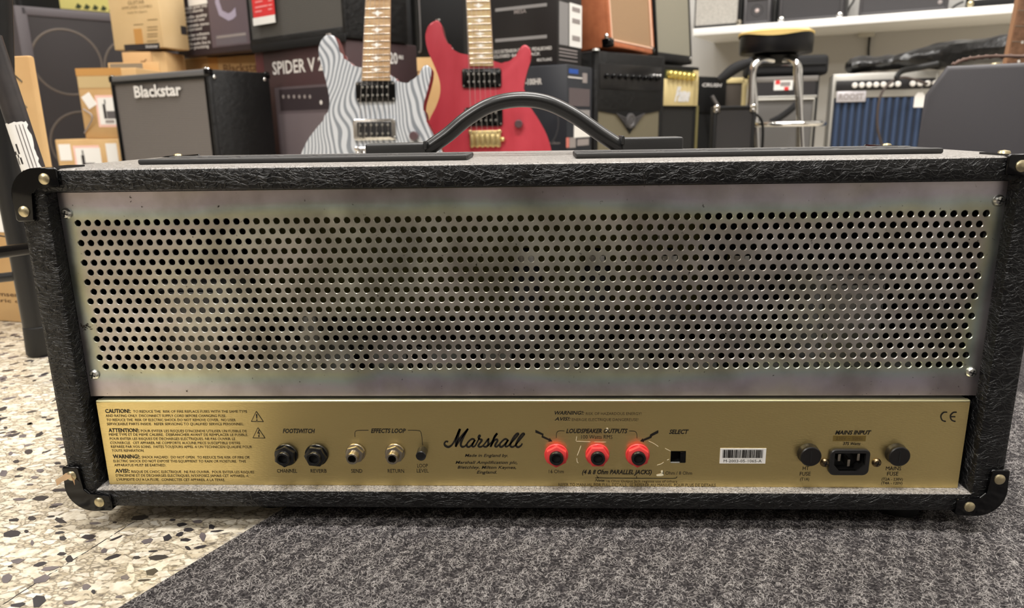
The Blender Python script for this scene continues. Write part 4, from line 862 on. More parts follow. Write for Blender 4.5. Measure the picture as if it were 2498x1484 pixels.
PUR = M('mauve_print', (98, 86, 94), .5); plate('picture_panel', PUR, DC, fr, 512, 610, -120, 112, -.0005); plate('picture_amp', M('amp_picture', (104, 98, 106), .5), DC, fr, 526, 602, 82, 108, -.0009); plate('picture_row', GINK, DC, fr, 528, 600, 84, 90, -.0013)
text(DC, M('violet_print', (168, 160, 182), .5), [('C', fr.lp(530, 50)[0], fr.lp(578, 50)[0], fr.lp(550, 48)[1], .13, 0, .02)], off=-.0013); plate('white_sticker', PAPER, DC, fr, 459, 505, -40, 12, -.0010)

# ---- small combo amplifier in front at left
fr = Fr((265, 188, 1.73), (506, 172, 1.50)); BLK_AMP, g = cab('small_combo_amplifier', fr, .21, 'small combo amplifier with grey grille and white lettering, left of the guitars', TOLFAR, mk_weave('grey_grille', (140, 134, 131), (58, 55, 54), 620), gr=(.016, .016, .02, .022, 0), cat='amplifier', rim=.006, piping=BLKP, pc=.003)
part('top_trim', M('grey_top_trim', (104, 104, 106), .3), BLK_AMP, .012, fr.w-.012, -.001, .012, fr.h-.016, fr.h+.001, bev=.004); caps_(BLK_AMP, fr.w, .21, fr.h, BLKP, .011, z=(1,), y=(0, 1))
for x, y, zz in ((fr.w-.012, .002, fr.h+.002), (fr.w-.004, .004, fr.h+.001), (.012, .004, fr.h+.002)):
    bm = BM(); lathe(bm, [(.0065, 0), (.005, .002), (0, .003)], (x, y, zz), (0, 0, 1), 14); obj('corner_screw', bm, CHROME, BLK_AMP)
for y in (.02, .19):
    bm = BM(); lathe(bm, [(.005, 0), (.004, .0018), (0, .0025)], (fr.w+.002, y, fr.h-.020), (1, 0, 0), 14); obj('corner_screw', bm, CHROME, BLK_AMP)
ptext(BLK_AMP, fr, M('white_badge', (236, 234, 232), .35), [('Blackstar', 329, 444, 238, 211, 0, .03)], off=-.0030, name='badge_lettering')
ptext(BLK_AMP, fr, M('white_badge', (236, 234, 232), .35), [('Blackstar', 329, 444, 238, 211, 0, .03)], off=.0015, name='badge_lettering')

# ---- big product box under the second combo, and the combo on it
fr = Fr((628, 122, 1.80), (842, 100, 1.55)); SB_ = carton('product_box', fr, .27, M('maroon_black_print', (52, 40, 42), .5, vary=((1.5, 1.5, 2.2), (70, 46, 48))), 'dark maroon product box lettered SPIDER V 20, behind the grey guitar')
ptext(SB_, fr, WINK, [('SPIDER V 20', 666, 806, 182, 152, 0, .02)], off=-.0008); AP = M('amp_picture_grey', (92, 82, 86), .5)
plate('edge_stripe', M('maroon_print', (96, 50, 52), .5), SB_, fr, 633, 652, 128, 480, -.0004)
plate('picture_amp', AP, SB_, fr, 676, 830, 208, 480, -.0006); plate('picture_controls', M('amp_controls_print', (52, 44, 48), .5), SB_, fr, 682, 826, 214, 268, -.0010); plate('picture_grille', M('amp_grille_print', (110, 100, 104), .5), SB_, fr, 684, 824, 276, 480, -.0010)
for i in range(6): a = fr.lp(692+i*13, 236); bm = BM(); cyl(bm, (a[0], -.001, a[1]), (0, -1, 0), .0055, .0055, .0005, 12); obj('knob_print', bm, GINK, SB_)
a = fr.lp(784, 250); bm = BM(); cyl(bm, (a[0], -.001, a[1]), (0, -1, 0), .006, .006, .0006, 12); obj('knob_print', bm, WINK, SB_)
a = fr.side(905, 150); text(SB_, WINK, [('20', fr.side(950, 155)[0], fr.side(970, 155)[0], fr.side(955, 155)[1], .030, 0, .02), ('MkII', fr.side(973, 155)[0], fr.side(984, 155)[0], fr.side(955, 155)[1]+.014, .011, 0, .02)], off=0, side=fr.w+.0006); zS = fr.h
fr = Fr((610, 112, 1.80), (843, 92, 1.54), z0=zS+.001, h=.36); C2, g = cab('large_combo_amplifier', fr, .24, 'black combo amplifier with dark grille and red tag, on the maroon product box', TOLFAR, mk_weave('charcoal_grille', (104, 101, 97), (36, 35, 34), 620), gr=(.008, .012, .030, .04, 0), rim=.006)
plate('lower_rail', BLKM, C2, fr, 612, 842, 96, 116, -.002, .003, bev=.001)
plate('red_tag', M('red_card', (218, 54, 56), .5), C2, fr, 616, 669, -140, 40, -.0070, -.0055); plate('tag_foot', PAPER, C2, fr, 617, 671, 40, 59, -.0070, -.0055)
for y, w_ in ((5, 18), (17, 30), (29, 16)): plate('tag_print', M('pale_red_print', (238, 150, 150), .5), C2, fr, 622, 622+w_, y-3, y+1, -.0076, -.0070)
for y in (3, 14, 24): plate('tag_price', M('pale_red_print', (238, 150, 150), .5), C2, fr, 654, 663, y-4, y, -.0076, -.0070)

# ---- cardboard and black cases between the guitars
fr = Fr((930, 143, 2.42), (1112, 140, 2.40)); t = carton('cardboard_box', fr, .3, CARD, 'cardboard box showing between the two guitars, under black cases'); ptext(t, fr, M('faded_print', (120, 86, 54), .8), [('Blackstar', 940, 1026, 187, 170, 0, .02)]); zC = fr.h
LNT = M('grey_line_trim', (120, 116, 114), .4, .4)
fr = Fr((936, 136, 2.45), (1008, 136, 2.45), z0=zC+.001, h=.42); t = thing('black_case', 'black case with grey edge line, behind the grey guitar neck', 'case', fr); part('body', BLKM, t, -.06, fr.w, 0, .2, 0, fr.h, bev=.008); plate('edge_line', LNT, t, fr, 962, 968, -120, 90, -.001)
fr = Fr((1022, 136, 2.44), (1132, 136, 2.42), z0=zC+.001, h=.42); t = thing('black_case', 'black case between the two guitar necks, above the cardboard box', 'case', fr); part('body', BLKM, t, 0, fr.w, 0, .26, 0, fr.h, bev=.008)
x0, x1, z0, z1 = prect(fr, 1006, 1016, 0, 130); bm = BM(); tube(bm, spline([(.01, -.001, .7), (.01, -.001, .3), (.01, -.001, .05), (.0, -.001, .02)], 4), .003, 6); obj('edge_line', bm, LNT, t)
# black printed cartons right of the red guitar
fr = Fr((1150, 170, 1.66), (1384, 152, 1.52)); NB = carton('product_carton', fr, .17, M('navy_black_print', (36, 39, 46), .45), 'blue-black product carton standing on the floor right of the red guitar')
ptext(NB, fr, WINK, [('MG-100HR', 1262, 1322, 208, 194, 0, .03)], off=-.0008); ptext(NB, fr, GINK, [('carbon', 1340, 1366, 352, 345, 0, 0)], off=-.0008)
def ringprint(t, fr, px, py, R, mat, y=-.0008):
    a = fr.lp(px, py); bm = BM(); n = 36; tube(bm, [Vector((a[0]+R*math.cos(2*PI*k/n), y, a[1]+R*math.sin(2*PI*k/n))) for k in range(n+1)], .003, 4, ell=(.0025, .0003), cap=False); return obj('ring_print', bm, mat, t)
ringprint(NB, fr, 1300, 300, .08, M('dim_print', (62, 62, 66), .5))
def splate(name, mat, t, fr, p0, p1, q0, q1, o=.0006):
    a = fr.side(p0, q0); b = fr.side(p1, q1); return part(name, mat, t, fr.w, fr.w+o, min(a[0], b[0]), max(a[0], b[0]), min(a[1], b[1]), max(a[1], b[1]))
splate('blue_label', M('blue_print', (40, 84, 170), .5), NB, fr, 1388, 1410, 167, 181); splate('white_print', WINK, NB, fr, 1386, 1420, 186, 193); splate('clip_print', GINK, NB, fr, 1421, 1432, 178, 203); splate('photo_print', M('photo_print', (96, 86, 88), .5), NB, fr, 1388, 1438, 214, 260)
splate('photo_print', M('photo_print_pale', (150, 146, 146), .5), NB, fr, 1404, 1438, 268, 300); splate('white_label', PAPER, NB, fr, 1400, 1438, 304, 334, .001); splate('red_print', M('salmon_print', (206, 120, 108), .5), NB, fr, 1381, 1388, 336, 360); splate('grey_print', GINK, NB, fr, 1389, 1404, 336, 360); splate('grey_print', GINK, NB, fr, 1408, 1436, 340, 354)
zN = fr.h
fr = Fr((1146, 164, 1.70), (1360, 152, 1.56), z0=zN+.001, h=.42); DB = carton('product_carton', fr, .15, M('black_print', (36, 34, 35), .45), 'black product carton with grey bars and small white print, right of the red guitar neck')
for y in (22, 98): plate('bar_print', M('bar_grey', (150, 148, 148), .4), DB, fr, 1208, 1334, y-8, y, -.0006)
ptext(DB, fr, GINK, [('MESA', 1254, 1284, 34, 25, 0, .02)], off=-.0008)
ptext(DB, fr, WINK, [('1X12 EXTENSION CABINET, PEDALBOARD', 1205, 1346, 131, 123, 0, .02), ('CLOSED BACK  BLACK', 1205, 1318, 142, 135, 0, .02), ('MULTI-LANG', 1310, 1346, 150, 143, 0, .02)], off=-.0008)
splate('grey_label', M('label_grey', (140, 138, 138), .6), DB, fr, 1364, 1386, 2, 112); splate('barcode_label', PAPER, DB, fr, 1389, 1418, 6, 118, .001)
for y in (120, 128, 136, 146): splate('line_print', GINK, DB, fr, 1364, 1408, y, y+4)
a0 = fr.side(1393, 20); 
for k, y in enumerate((16, 44, 86)): splate('bars', GINK, DB, fr, 1395, 1414, y, y+16, .0015)

# ---- combos at centre right
BEI = mk_weave('beige_grille', (126, 118, 96), (104, 98, 80), 700)
fr = Fr((1452, 123, 1.76), (1624, 140, 2.02)); R1, g = cab('combo_amplifier', fr, .25, 'black combo amplifier with beige grille and winged badge, under the tan amplifier', TOLFAR, BEI, gr=(.022, .022, .02, .175, 0), rim=.007)
x0, x1, z0, z1 = prect(fr, 1464, 1612, 150, 205)
part('control_panel', M('control_black', (26, 25, 26), .3), R1, .022, fr.w-.022, -.0015, .001, fr.h-.11, fr.h-.035, bev=.001)
for i in range(9): knob('control_knob', BLKP, R1, .05+(fr.w-.1)*i/8, fr.h-.072, .008, -.0015)
for i in range(3): knob('bright_switch', CHROME, R1, fr.w-.07+.018*i, fr.h-.062, .004, -.0025, .006)
poly('badge_panel', BLKM, R1, [(.022, fr.h-.174), (fr.w*.32, fr.h-.185), (fr.w*.5, fr.h-.245), (fr.w*.68, fr.h-.185), (fr.w-.022, fr.h-.174), (fr.w-.022, fr.h-.17), (.022, fr.h-.17)], .002, .007)
BG = M('badge_metal', (120, 118, 120), .35, .7); bm = BM(); lathe(bm, [(.024, 0), (.024, .003), (.017, .005), (.014, .003), (0, .004)], (fr.w*.5, .002, fr.h-.205), (0, -1, 0), 24); bd = obj('winged_badge', bm, BG, R1)
for s in (-1, 1):
    for k in range(4): bm = BM(); zz = fr.h-.188-.009*k; prism(bm, [(fr.w*.5+s*.020, zz-.008), (fr.w*.5+s*(.075-.012*k), zz+.007), (fr.w*.5+s*(.068-.012*k), zz+.001), (fr.w*.5+s*.020, zz-.012)], -.001, .002); obj('feather', bm, BG, bd, smooth=False)
bm = BM(); lathe(bm, [(.012, 0), (.010, .005), (0, .008)], (.008, .004, fr.h), (0, 0, 1), 16); obj('corner_ball', bm, SIL, R1); zR = fr.h
fr = Fr((1490, 118, 1.80), (1598, 132, 2.13), z0=zR+.016, h=.40, tilt=-.10); ORG, g = cab('tan_amplifier', fr, .12, 'tan leatherette amplifier with beige grille, tilted back on the winged-badge combo', M('tan_vinyl', (196, 118, 78), .5, vary=((40, 40, 40), (180, 104, 68))), mk_weave('tan_grille', (172, 140, 106), (150, 120, 90), 700), gr=(.014, .020, .018, .018, 0), piping=M('pale_piping', (232, 190, 164), .4), pc=.0035, rim=.004)
for x, y in ((-.001, .012), (-.001, .105)): bm = BM(); lathe(bm, [(.007, 0), (.005, .002), (0, .003)], (x, y, .03), (-1, 0, 0), 14); obj('side_screw', bm, CHROME, ORG)
for x in (.0, fr.w-.026):
    part('corner_cap', BLKP, ORG, x-.002, x+.028, -.002, .03, -.001, .026, bev=.006)
fr = Fr((1618, 158, 2.16), (1706, 168, 2.32)); CA, g = cab('cream_amplifier', fr, .24, 'black amplifier with cream front panel, gold knobs and white script badge', TOLFAR, M('dark_grille_cloth', (34, 33, 32), .8), gr=(.008, .022, .02, .02, 0), rim=.004)
plate('cream_panel', CREAM, CA, fr, 1619, 1701, 194, 258, -.004, .003, bev=.001); plate('cream_side_strip', CREAM, CA, fr, 1692, 1703, 172, 258, -.004, .003); plate('lower_strip', M('olive_strip', (120, 112, 72), .6), CA, fr, 1697, 1702, 258, 480, -.002, .003); KG = M('gold_knob', (238, 214, 120), .25, .7)
plate('gold_plate', M('recess_green', (70, 74, 42), .6), CA, fr, 1624, 1690, 172, 196, -.003, .001)
for i in range(6): a = fr.lp(1630+i*11, 182+i*1.3); knob('gold_knob', KG, CA, a[0], a[1], .0135, -.003, .016)
ptext(CA, fr, M('white_badge', (236, 234, 232), .35), [('Fame', 1645, 1683, 245, 214, .5, .07)], off=-.0055, name='script_badge'); zA = fr.h
fr = Fr((1606, 118, 2.20), (1690, 138, 2.42), z0=zA+.018, h=.42, tilt=-.09); t, g = cab('grey_grille_cabinet', fr, .17, 'black cabinet with pale grey grille, tilted back on the cream-panelled amplifier', TOLFAR, mk_weave('pale_grille', (150, 146, 130), (134, 130, 116), 700), gr=(.006, .008, .03, .015, 0), rim=.004, cat='speaker')
bm = BM(); lathe(bm, [(.008, 0), (.006, .002), (0, .003)], (fr.w-.012, 0, .02), (0, -1, 0), 14); obj('corner_screw', bm, CHROME, t)
fr = Fr((1700, 186, 2.50), (1774, 196, 2.62)); t, g = cab('black_amplifier', fr, .22, 'small black amplifier with white lettering, right of the cream-panelled amplifier', BLKM, BLKI, gr=(.01, .01, .02, .14, 0), rim=.004)
ptext(t, fr, WINK, [('CRUSH', 1713, 1761, 211, 203, .2, .03)], off=-.001)
bm = BM(); a = fr.lp(1722, 235); b = fr.lp(1735, 300); tube(bm, spline([(a[0], -.03, a[1]), (b[0], -.06, b[1]), (b[0]-.02, -.06, .1)], 5), .008, 8); obj('silver_pole', bm, LNT, t)
fr = Fr((1766, 190, 2.66), (1824, 192, 2.66)); t, g = cab('cream_trimmed_amplifier', fr, .2, 'amplifier with cream border and brown grille, behind the small black cabinet', CREAM, M('brown_grille', (84, 76, 68), .8), gr=(.004, .020, .13, .022, 0), rim=.003)
fr = Fr((1742, 259, 1.72), (1846, 253, 1.70)); t, g = cab('small_black_cabinet', fr, .17, 'small black speaker cabinet with chrome corners, left of the chrome stool', BLKM, M('fine_black_grille', (44, 42, 43), .7), gr=(.010, .010, .012, .010, 0), rim=.004, cat='speaker')
for ix in (0, 1):
    X = (0, fr.w)[ix]; s = (1, -1)[ix]
    for dx, dy, dz_, ax in ((.008, -.001, -.014, (0, -1, 0)), (.008, .006, .001, (0, 0, 1))): bm = BM(); lathe(bm, [(.0055, 0), (.004, .002), (0, .003)], (X+s*dx, dy, fr.h+dz_), ax, 12); obj('corner_screw', bm, CHROME, t)
    part('corner_cap', NICK, t, *sorted((X-s*.001, X+s*.018)), -.001, .016, fr.h-.018, fr.h+.001, bev=.003)
bm = BM(); a = fr.w; tube(bm, spline([(a, .05, fr.h-.02), (a+.025, .05, fr.h-.05), (a+.03, .05, fr.h-.14), (a+.025, .05, .05), (a, .05, .03)], 5), .006, 8, ell=(.004, .014)); obj('side_strap', bm, BLKR, t)
# grey silver-trimmed amp, black case on it
fr = Fr((1836, 188, 2.42), (2000, 184, 2.36)); GA, g = cab('silver_trimmed_amplifier', fr, .22, 'grey amplifier with silver trim and a red and white sticker, behind the chrome stool', BLKM, mk_weave('mid_grey_grille', (112, 110, 108), (98, 96, 95), 700), gr=(.006, .012, .02, .085, 0), rim=.003, piping=SIL, pc=.004)
part('control_strip', M('control_dark', (50, 48, 50), .4), GA, .006, fr.w-.012, -.002, .003, fr.h-.07, fr.h-.022); part('silver_rail', SIL, GA, .004, fr.w-.004, -.003, .003, fr.h-.082, fr.h-.072, bev=.002); part('top_rail', M('grey_rail', (120, 116, 112), .4), GA, .004, fr.w-.004, -.003, .004, fr.h-.022, fr.h-.002, bev=.002); part('base_rail', M('pale_rail', (176, 170, 156), .6), GA, .0, fr.w, -.006, .01, 0, .03)
plate('price_sticker', PAPER, GA, fr, 1888, 1934, 196, 220, -.004, -.002); plate('sticker_print', REDP, GA, fr, 1892, 1903, 196, 206, -.0046, -.004); plate('sticker_print', REDP, GA, fr, 1913, 1924, 212, 220, -.0046, -.004); plate('sticker_print', GINK, GA, fr, 1904, 1928, 200, 210, -.0046, -.004); zG = fr.h
fr = Fr((1822, 186, 2.43), (2022, 180, 2.38), z0=zG+.002, h=.075); t = thing('padded_case', 'black padded case lying on the silver-trimmed amplifier', 'case', fr); part('body', CLOTHK, t, 0, fr.w, .01, .2, 0, .075, bev=.016, seg=3); bm = BM(); tube(bm, [(.01, .008, .04), (fr.w-.01, .008, .04)], .003, 6); obj('zip', bm, BLKR, t)
bm = BM(); pts = [at(x, y, 2.3) for x, y in ((1835, 150), (1812, 158), (1788, 170), (1768, 186), (1752, 196))]; tube(bm, spline(pts, 5), [.012+.008*math.sin(i/20*PI) for i in range(21)], 10); tag(obj('gig_bag_strap', bm, CLOTHK), 'black padded strap hanging down left of the padded case', 'strap')
bm = BM(); tube(bm, spline([at(1952, 240, 2.30), at(1935, 262, 2.28), at(1905, 285, 2.27), at(1880, 298, 2.26)], 6), 0, 8, ell=(.012, .004)); tag(obj('hanging_strap', bm, CLOTHK), 'black strap across the grille of the silver-trimmed amplifier', 'strap')

# ---- chrome stool
c = at(1893, 110, 2.02); SH = at(1893, 82, 2.02).z
STO = thing('stool', 'round black cushioned stool with yellow torn top and chrome legs', 'stool', loc=(c.x, 2.02, 0))
RS = (at(1984, 110, 2.02).x-at(1803, 110, 2.02).x)/2*.96; hz = SH-at(1893, 132, 2.02).z
bm = BM(); lathe(bm, [(0, SH-hz), (RS*.975, SH-hz), (RS*.99, SH-hz+.004), (RS, SH-hz*.5), (RS*.99, SH-.004), (0, SH-.002)], (0, 0, 0), (0, 0, 1), 48); obj('cushion', bm, M('black_vinyl', (10, 10, 13), .38, spec=.35), STO)
bm = BM(); n = 48; ro, ri = [], []
for k in range(n):
    a = 2*PI*k/n; rr = RS*(1.035 if abs(math.sin(a*.5+.3)) > .3 else 1.0); w = .010+.006*math.sin(a*3+1)
    ro.append([bm.verts.new((rr*math.cos(a), rr*math.sin(a), SH-w)), bm.verts.new((rr*1.01*math.cos(a), rr*1.01*math.sin(a), SH+.001)), bm.verts.new((rr*.93*math.cos(a), rr*.93*math.sin(a), SH+.005+.002*math.sin(5*a)))])
for k in range(n):
    for i in (0, 1): bm.faces.new((ro[k][i], ro[(k+1) % n][i], ro[(k+1) % n][i+1], ro[k][i+1]))
bm.faces.new([q[2] for q in ro]); obj('yellow_top', bm, M('yellow_foam', (236, 206, 132), .7), STO)
zt_ = at(1893, 146, 2.02).z; bm = BM(); lathe(bm, [(0, zt_-.02), (.055, zt_-.015), (.075, zt_+.01), (.06, SH-hz+.001)], (0, 0, 0), (0, 0, 1), 24); obj('swivel_mount', bm, BLKM, STO)
ztop = at(1893, 150, 2.02).z
for i, (xt, xb, Yo) in enumerate(((1836, 1826, -.10), (1946, 1953, -.10), (1838, 1845, .10), (1952, 1948, .10))):
    Y = 2.02+Yo; o3 = Vector((c.x, 2.02, 0)); a = at(xt, 160, Y)-o3; zz = a.z; b = at(xb, 356, Y)-o3; dn = (b-a); foot = a+dn*(a.z/(a.z-b.z))*1.0
    bm = BM(); tube(bm, spline([(0, Yo*.35, ztop), (a.x*.55, Yo*.7, ztop+.002), (a.x*.9, Yo, zz+.006), (a.x, Yo, zz-.03), tuple(a+dn*.5), (foot.x, foot.y, .012)], 6), .0112, 14); obj('leg', bm, CHROME, STO)
    bm = BM(); cyl(bm, (foot.x, foot.y, 0.0005), (0, 0, 1), .015, .013, .025, 16); obj('rubber_tip', bm, BLKR, STO)
zf = at(1890, 303, 1.95).z; rf = .115; bm = BM(); tube(bm, [Vector((.055+rf*math.cos(2*PI*k/40), rf*math.sin(2*PI*k/40), zf)) for k in range(41)], .0085, 12, up=(0, 0, 1), cap=False); obj('foot_ring', bm, CHROME, STO)

# ---- blue ribbed amplifier with what lies on it
fr = Fr((2033, 181, 2.30), (2292, 176, 2.20)); BA, g = cab('blue_ribbed_amplifier', fr, .2, 'silver-framed amplifier with vertical dark blue ribs and a row of white knobs', SIL, M('navy_cloth', (26, 36, 54), .8), gr=(.010, .010, .02, .085, 0), rim=.003)
nb = 13; RB = M('blue_rib', (48, 66, 96), .75)
for k in range(nb):
    x = .014+(fr.w-.028)*(k+.5)/nb; bm = BM(); cyl(bm, (x, .007, .021), (0, 0, 1), .0075, .0075, fr.h-.108, 10); obj('rib', bm, RB, BA)
part('control_panel', M('panel_dark', (34, 33, 35), .4), BA, .012, fr.w-.010, -.002, .001, fr.h-.060, fr.h-.024, bev=.001)
for i in range(12):
    if i == 7: continue
    knob('white_knob', M('white_knob', (226, 222, 216), .3), BA, .075+.0235*i, fr.h-.042, .010, -.002)
x0, x1, z0, z1 = prect(fr, 2040, 2112, 223, 249); part('name_plate', M('plate_silver', (206, 202, 206), .3, .3), BA, x0, x1, -.006, -.001, z0, z1, bev=.002); ptext(BA, fr, GINK, [('ROOST', 2046, 2106, 243, 230, 0, .03)], off=-.0066)
zB = fr.h
bm = BM(); a0 = at(2066, 162, 2.34); b0 = at(2475, 118, 1.95); n = 46; rows = []
sp = spline([at(2062, 163, 2.36), at(2110, 158, 2.34), at(2180, 152, 2.31), at(2250, 143, 2.26), at(2330, 132, 2.18), at(2400, 124, 2.08), at(2500, 114, 1.98)], 8)
for i, q in enumerate(sp):
    t = (sp[min(i+1, len(sp)-1)]-sp[max(0, i-1)]).normalized(); u = Vector((0, 0, 1)); b = (u-t*u.dot(t)).normalized(); a = t.cross(b); f = i/len(sp); e = min(1, .35+i*.35); R1_ = (.026+.020*max(0, f-.35)*1.6+.012*math.exp(-((f-.6)/.12)**2))*e
    rows.append([bm.verts.new(q+a*math.cos(2*PI*k/20)*.07*e+b*math.sin(2*PI*k/20)*R1_+b*.010*noise.noise(Vector((q.x*22, k*.7, q.y*9)))+a*.008*noise.noise(Vector((k, q.x*30, 3)))) for k in range(20)])
for A_, B2 in zip(rows, rows[1:]):
    for k in range(20): bm.faces.new((A_[k], A_[(k+1) % 20], B2[(k+1) % 20], B2[k]))
bm.faces.new(rows[0][::-1]); bm.faces.new(rows[-1])
GB = obj('gig_bag', bm, BAGM); tag(GB, 'crumpled black gig bag lying on the blue ribbed amplifier', 'bag')
bm = BM(); tube(bm, spline([at(2185, 192, 2.10), at(2200, 174, 2.14), at(2240, 166, 2.18), at(2290, 156, 2.16)], 5), 0, 8, ell=(.010, .004)); obj('bag_strap', bm, BLKR, GB)
bm = BM(); tube(bm, spline([at(2158, 372, 2.12), at(2142, 320, 2.12), at(2141, 270, 2.12), at(2152, 225, 2.12), at(2180, 196, 2.12), at(2205, 189, 2.12), at(2235, 196, 2.12), at(2262, 205, 2.12)], 6), .0045, 8); tag(obj('guitar_cable', bm, M('brown_cable', (70, 60, 56), .5)), 'brown cable looping over the front of the blue ribbed amplifier', 'cable')
t = thing('price_tag', 'white swing tag hanging against the blue ribs', 'tag', loc=tuple(at(2241, 262, 2.13))); q = .0017; bm = BM(); prism(bm, [(-.018, 0), (.018, 0), (.018, .036), (.008, .050), (-.008, .050), (-.018, .036)], -.0008, .0008); obj('card', bm, PAPER, t, smooth=False); bm = BM(); tube(bm, [(0, 0, .048), (.004, 0, .07)], .0008, 6); obj('string', bm, GINK, t)

# ---- shelf with cabinets
t = thing('wall_shelf', 'long white shelf on the back wall carrying small cabinets', 'shelf', loc=(SA.x, SA.y, 0), rz=RZ); SL = t
shw = (Vector((SB.x-SA.x, SB.y-SA.y)).length); zS1 = at(1690, 70, 3.0).z; zS0 = at(1690, 88, 3.0).z
part('board', WHT, t, 0, shw+.9, 0, SHD-.001, zS0, zS1, bev=.002)
for k in (.35, 1.3, 2.3): part('bracket', WHT, t, k, k+.025, .04, SHD-.001, zS0-.012, zS0-.0005); 
def onshelf(px): # distance along the shelf front of a pixel column on the shelf top edge
    d_ = ray(px, 60); n_ = Vector((SD.y, -SD.x, 0)); o_ = Vector((SA.x, SA.y, 0)); k = (o_-CAMP).dot(n_)/d_.dot(n_); return (CAMP+d_*k-o_).dot(SD)
class SF(Fr):
    def __init__(s, a, b, h, inset=.03):
        xa, xb = onshelf(a), onshelf(b); s.w = xb-xa; s.rz = RZ; s.tilt = 0; s.h = h; s.z0 = zS1+.001
        s.loc = Vector((SA.x, SA.y, 0))+SD*xa-SN*inset; s.loc.z = s.z0; s.m = Matrix.Translation(s.loc) @ Matrix.Rotation(RZ, 4, 'Z'); s.i = s.m.inverted()
fr = SF(1690, 1806, .26, .02); t, g = cab('pale_cabinet', fr, .2, 'cabinet with pale grey speckled front at the left end of the shelf', BLKM, M('speckled_cloth', (186, 182, 174), .9, vary=((160, 160, 160), (160, 156, 150))), gr=(.004, .020, .012, .01, 0), rim=.003, cat='speaker'); bm = BM(); lathe(bm, [(.012, 0), (.008, .004), (0, .005)], (fr.w-.012, 0, .014), (0, -1, 0), 14); obj('corner_cap', bm, NICK, t)
fr = SF(1810, 1874, .112, .02); t, g = cab('cube_speaker', fr, .12, 'little square speaker with a pale centre dot, on the shelf', M('grey_plastic', (78, 76, 78), .5), M('dark_mesh', (60, 58, 60), .6), gr=(.012, .012, .012, .012, 0), rim=.003, cat='speaker')
bm = BM(); lathe(bm, [(.009, 0), (.007, .003), (0, .004)], (fr.w/2, .005, .056), (0, -1, 0), 16); obj('centre_cone', bm, M('pale_pink', (196, 180, 176), .5), t)
for k in range(18): a = 2*PI*k/18; bm = BM(); cyl(bm, (fr.w/2+.024*math.cos(a), .0052, .056+.024*math.sin(a)), (0, -1, 0), .0022, .0022, .001, 8); obj('vent_dot', bm, BLKI, t)
fr = SF(1880, 1893, .2, .08); t = thing('slim_box', 'narrow black box between two shelf speakers', 'box', fr); part('body', BLKM, t, 0, fr.w, 0, .1, 0, .2, bev=.002); part('lid', BLKP, t, .001, fr.w-.001, -.002, 0, .17, .198)
fr = SF(1896, 2052, .24, .02); t, g = cab('black_shelf_cabinet', fr, .2, 'black cabinet with chrome corners and two white roundels, middle of the shelf', M('charcoal_edge', (70, 68, 70), .5), M('black_front', (52, 50, 52), .6), gr=(.012, .014, .012, .012, 0), rim=.003, cat='speaker')
for x in (fr.w/2-.014, fr.w/2+.012): bm = BM(); cyl(bm, (x, .0048, .098), (0, -1, 0), .010, .010, .002, 16); obj('white_roundel', bm, PAPER, t)
for x in (.010, fr.w-.012): bm = BM(); lathe(bm, [(.012, 0), (.008, .004), (0, .006)], (x, -.001, .012), (0, -1, 0), 14); obj('corner_cap', bm, CHROME, t)
fr = SF(2090, 2308, .22, .02); t, g = cab('wide_shelf_cabinet', fr, .2, 'wide grey-black cabinet on the shelf above the blue ribbed amplifier', M('charcoal_edge', (70, 68, 70), .5), M('black_front2', (60, 58, 60), .6), gr=(.014, .014, .012, .012, 0), rim=.003, cat='speaker'); bm = BM(); lathe(bm, [(.008, 0), (0, .004)], (fr.w-.03, .005, .03), (0, -1, 0), 12); obj('status_lamp', bm, GINK, t)
fr = SF(2352, 2640, .22, .02); t, g = cab('edge_shelf_cabinet', fr, .2, 'black cabinet with a silver line at the right end of the shelf', BLKM, M('black_front3', (34, 33, 35), .5), gr=(.02, .014, .028, .012, 0), rim=.003, cat='speaker', piping=SIL, pc=.002); bm = BM(); lathe(bm, [(.012, 0), (.008, .004), (0, .006)], (.012, -.001, .014), (0, -1, 0), 14); obj('corner_cap', bm, BRASS, t)
def onwall(px, py):
    d_ = ray(px, py); n_ = Vector((SD.y, -SD.x, 0)); k = (Vector((WP.x, WP.y, 0))-CAMP).dot(n_)/d_.dot(n_); return CAMP+d_*k
for (p, lab) in ((((2064, 44), (2074, 20), (2084, 4), (2090, -20)), 'dark cable rising behind the shelf between two black cabinets'), (((2316, 30), (2330, 16), (2350, 6)), 'dark cable looping behind the right end of the shelf')):
    bm = BM(); tube(bm, spline([onwall(x, y)+SN*.03 for x, y in p], 6), .0042, 8); tag(obj('wall_cable', bm, BLKR), lab, 'cable')
a = onwall(2096, 74); b = onwall(2134, 90); t = thing('socket_box', 'white wall socket box under the shelf with a dark cable', 'socket', loc=(a.x, a.y, b.z), rz=RZ); part('housing', M('offwhite_plastic', (196, 192, 180), .5), t, 0, (b-a).dot(SD), -.03, -.0005, 0, a.z-b.z, bev=.004)
bm = BM(); w_ = (b-a).dot(SD); tube(bm, [(w_*.7, -.012, .002), (w_*.7, -.012, -.05), (w_*.8, -.012, -.12)], .005, 8); obj('socket_cable', bm, BLKR, t)

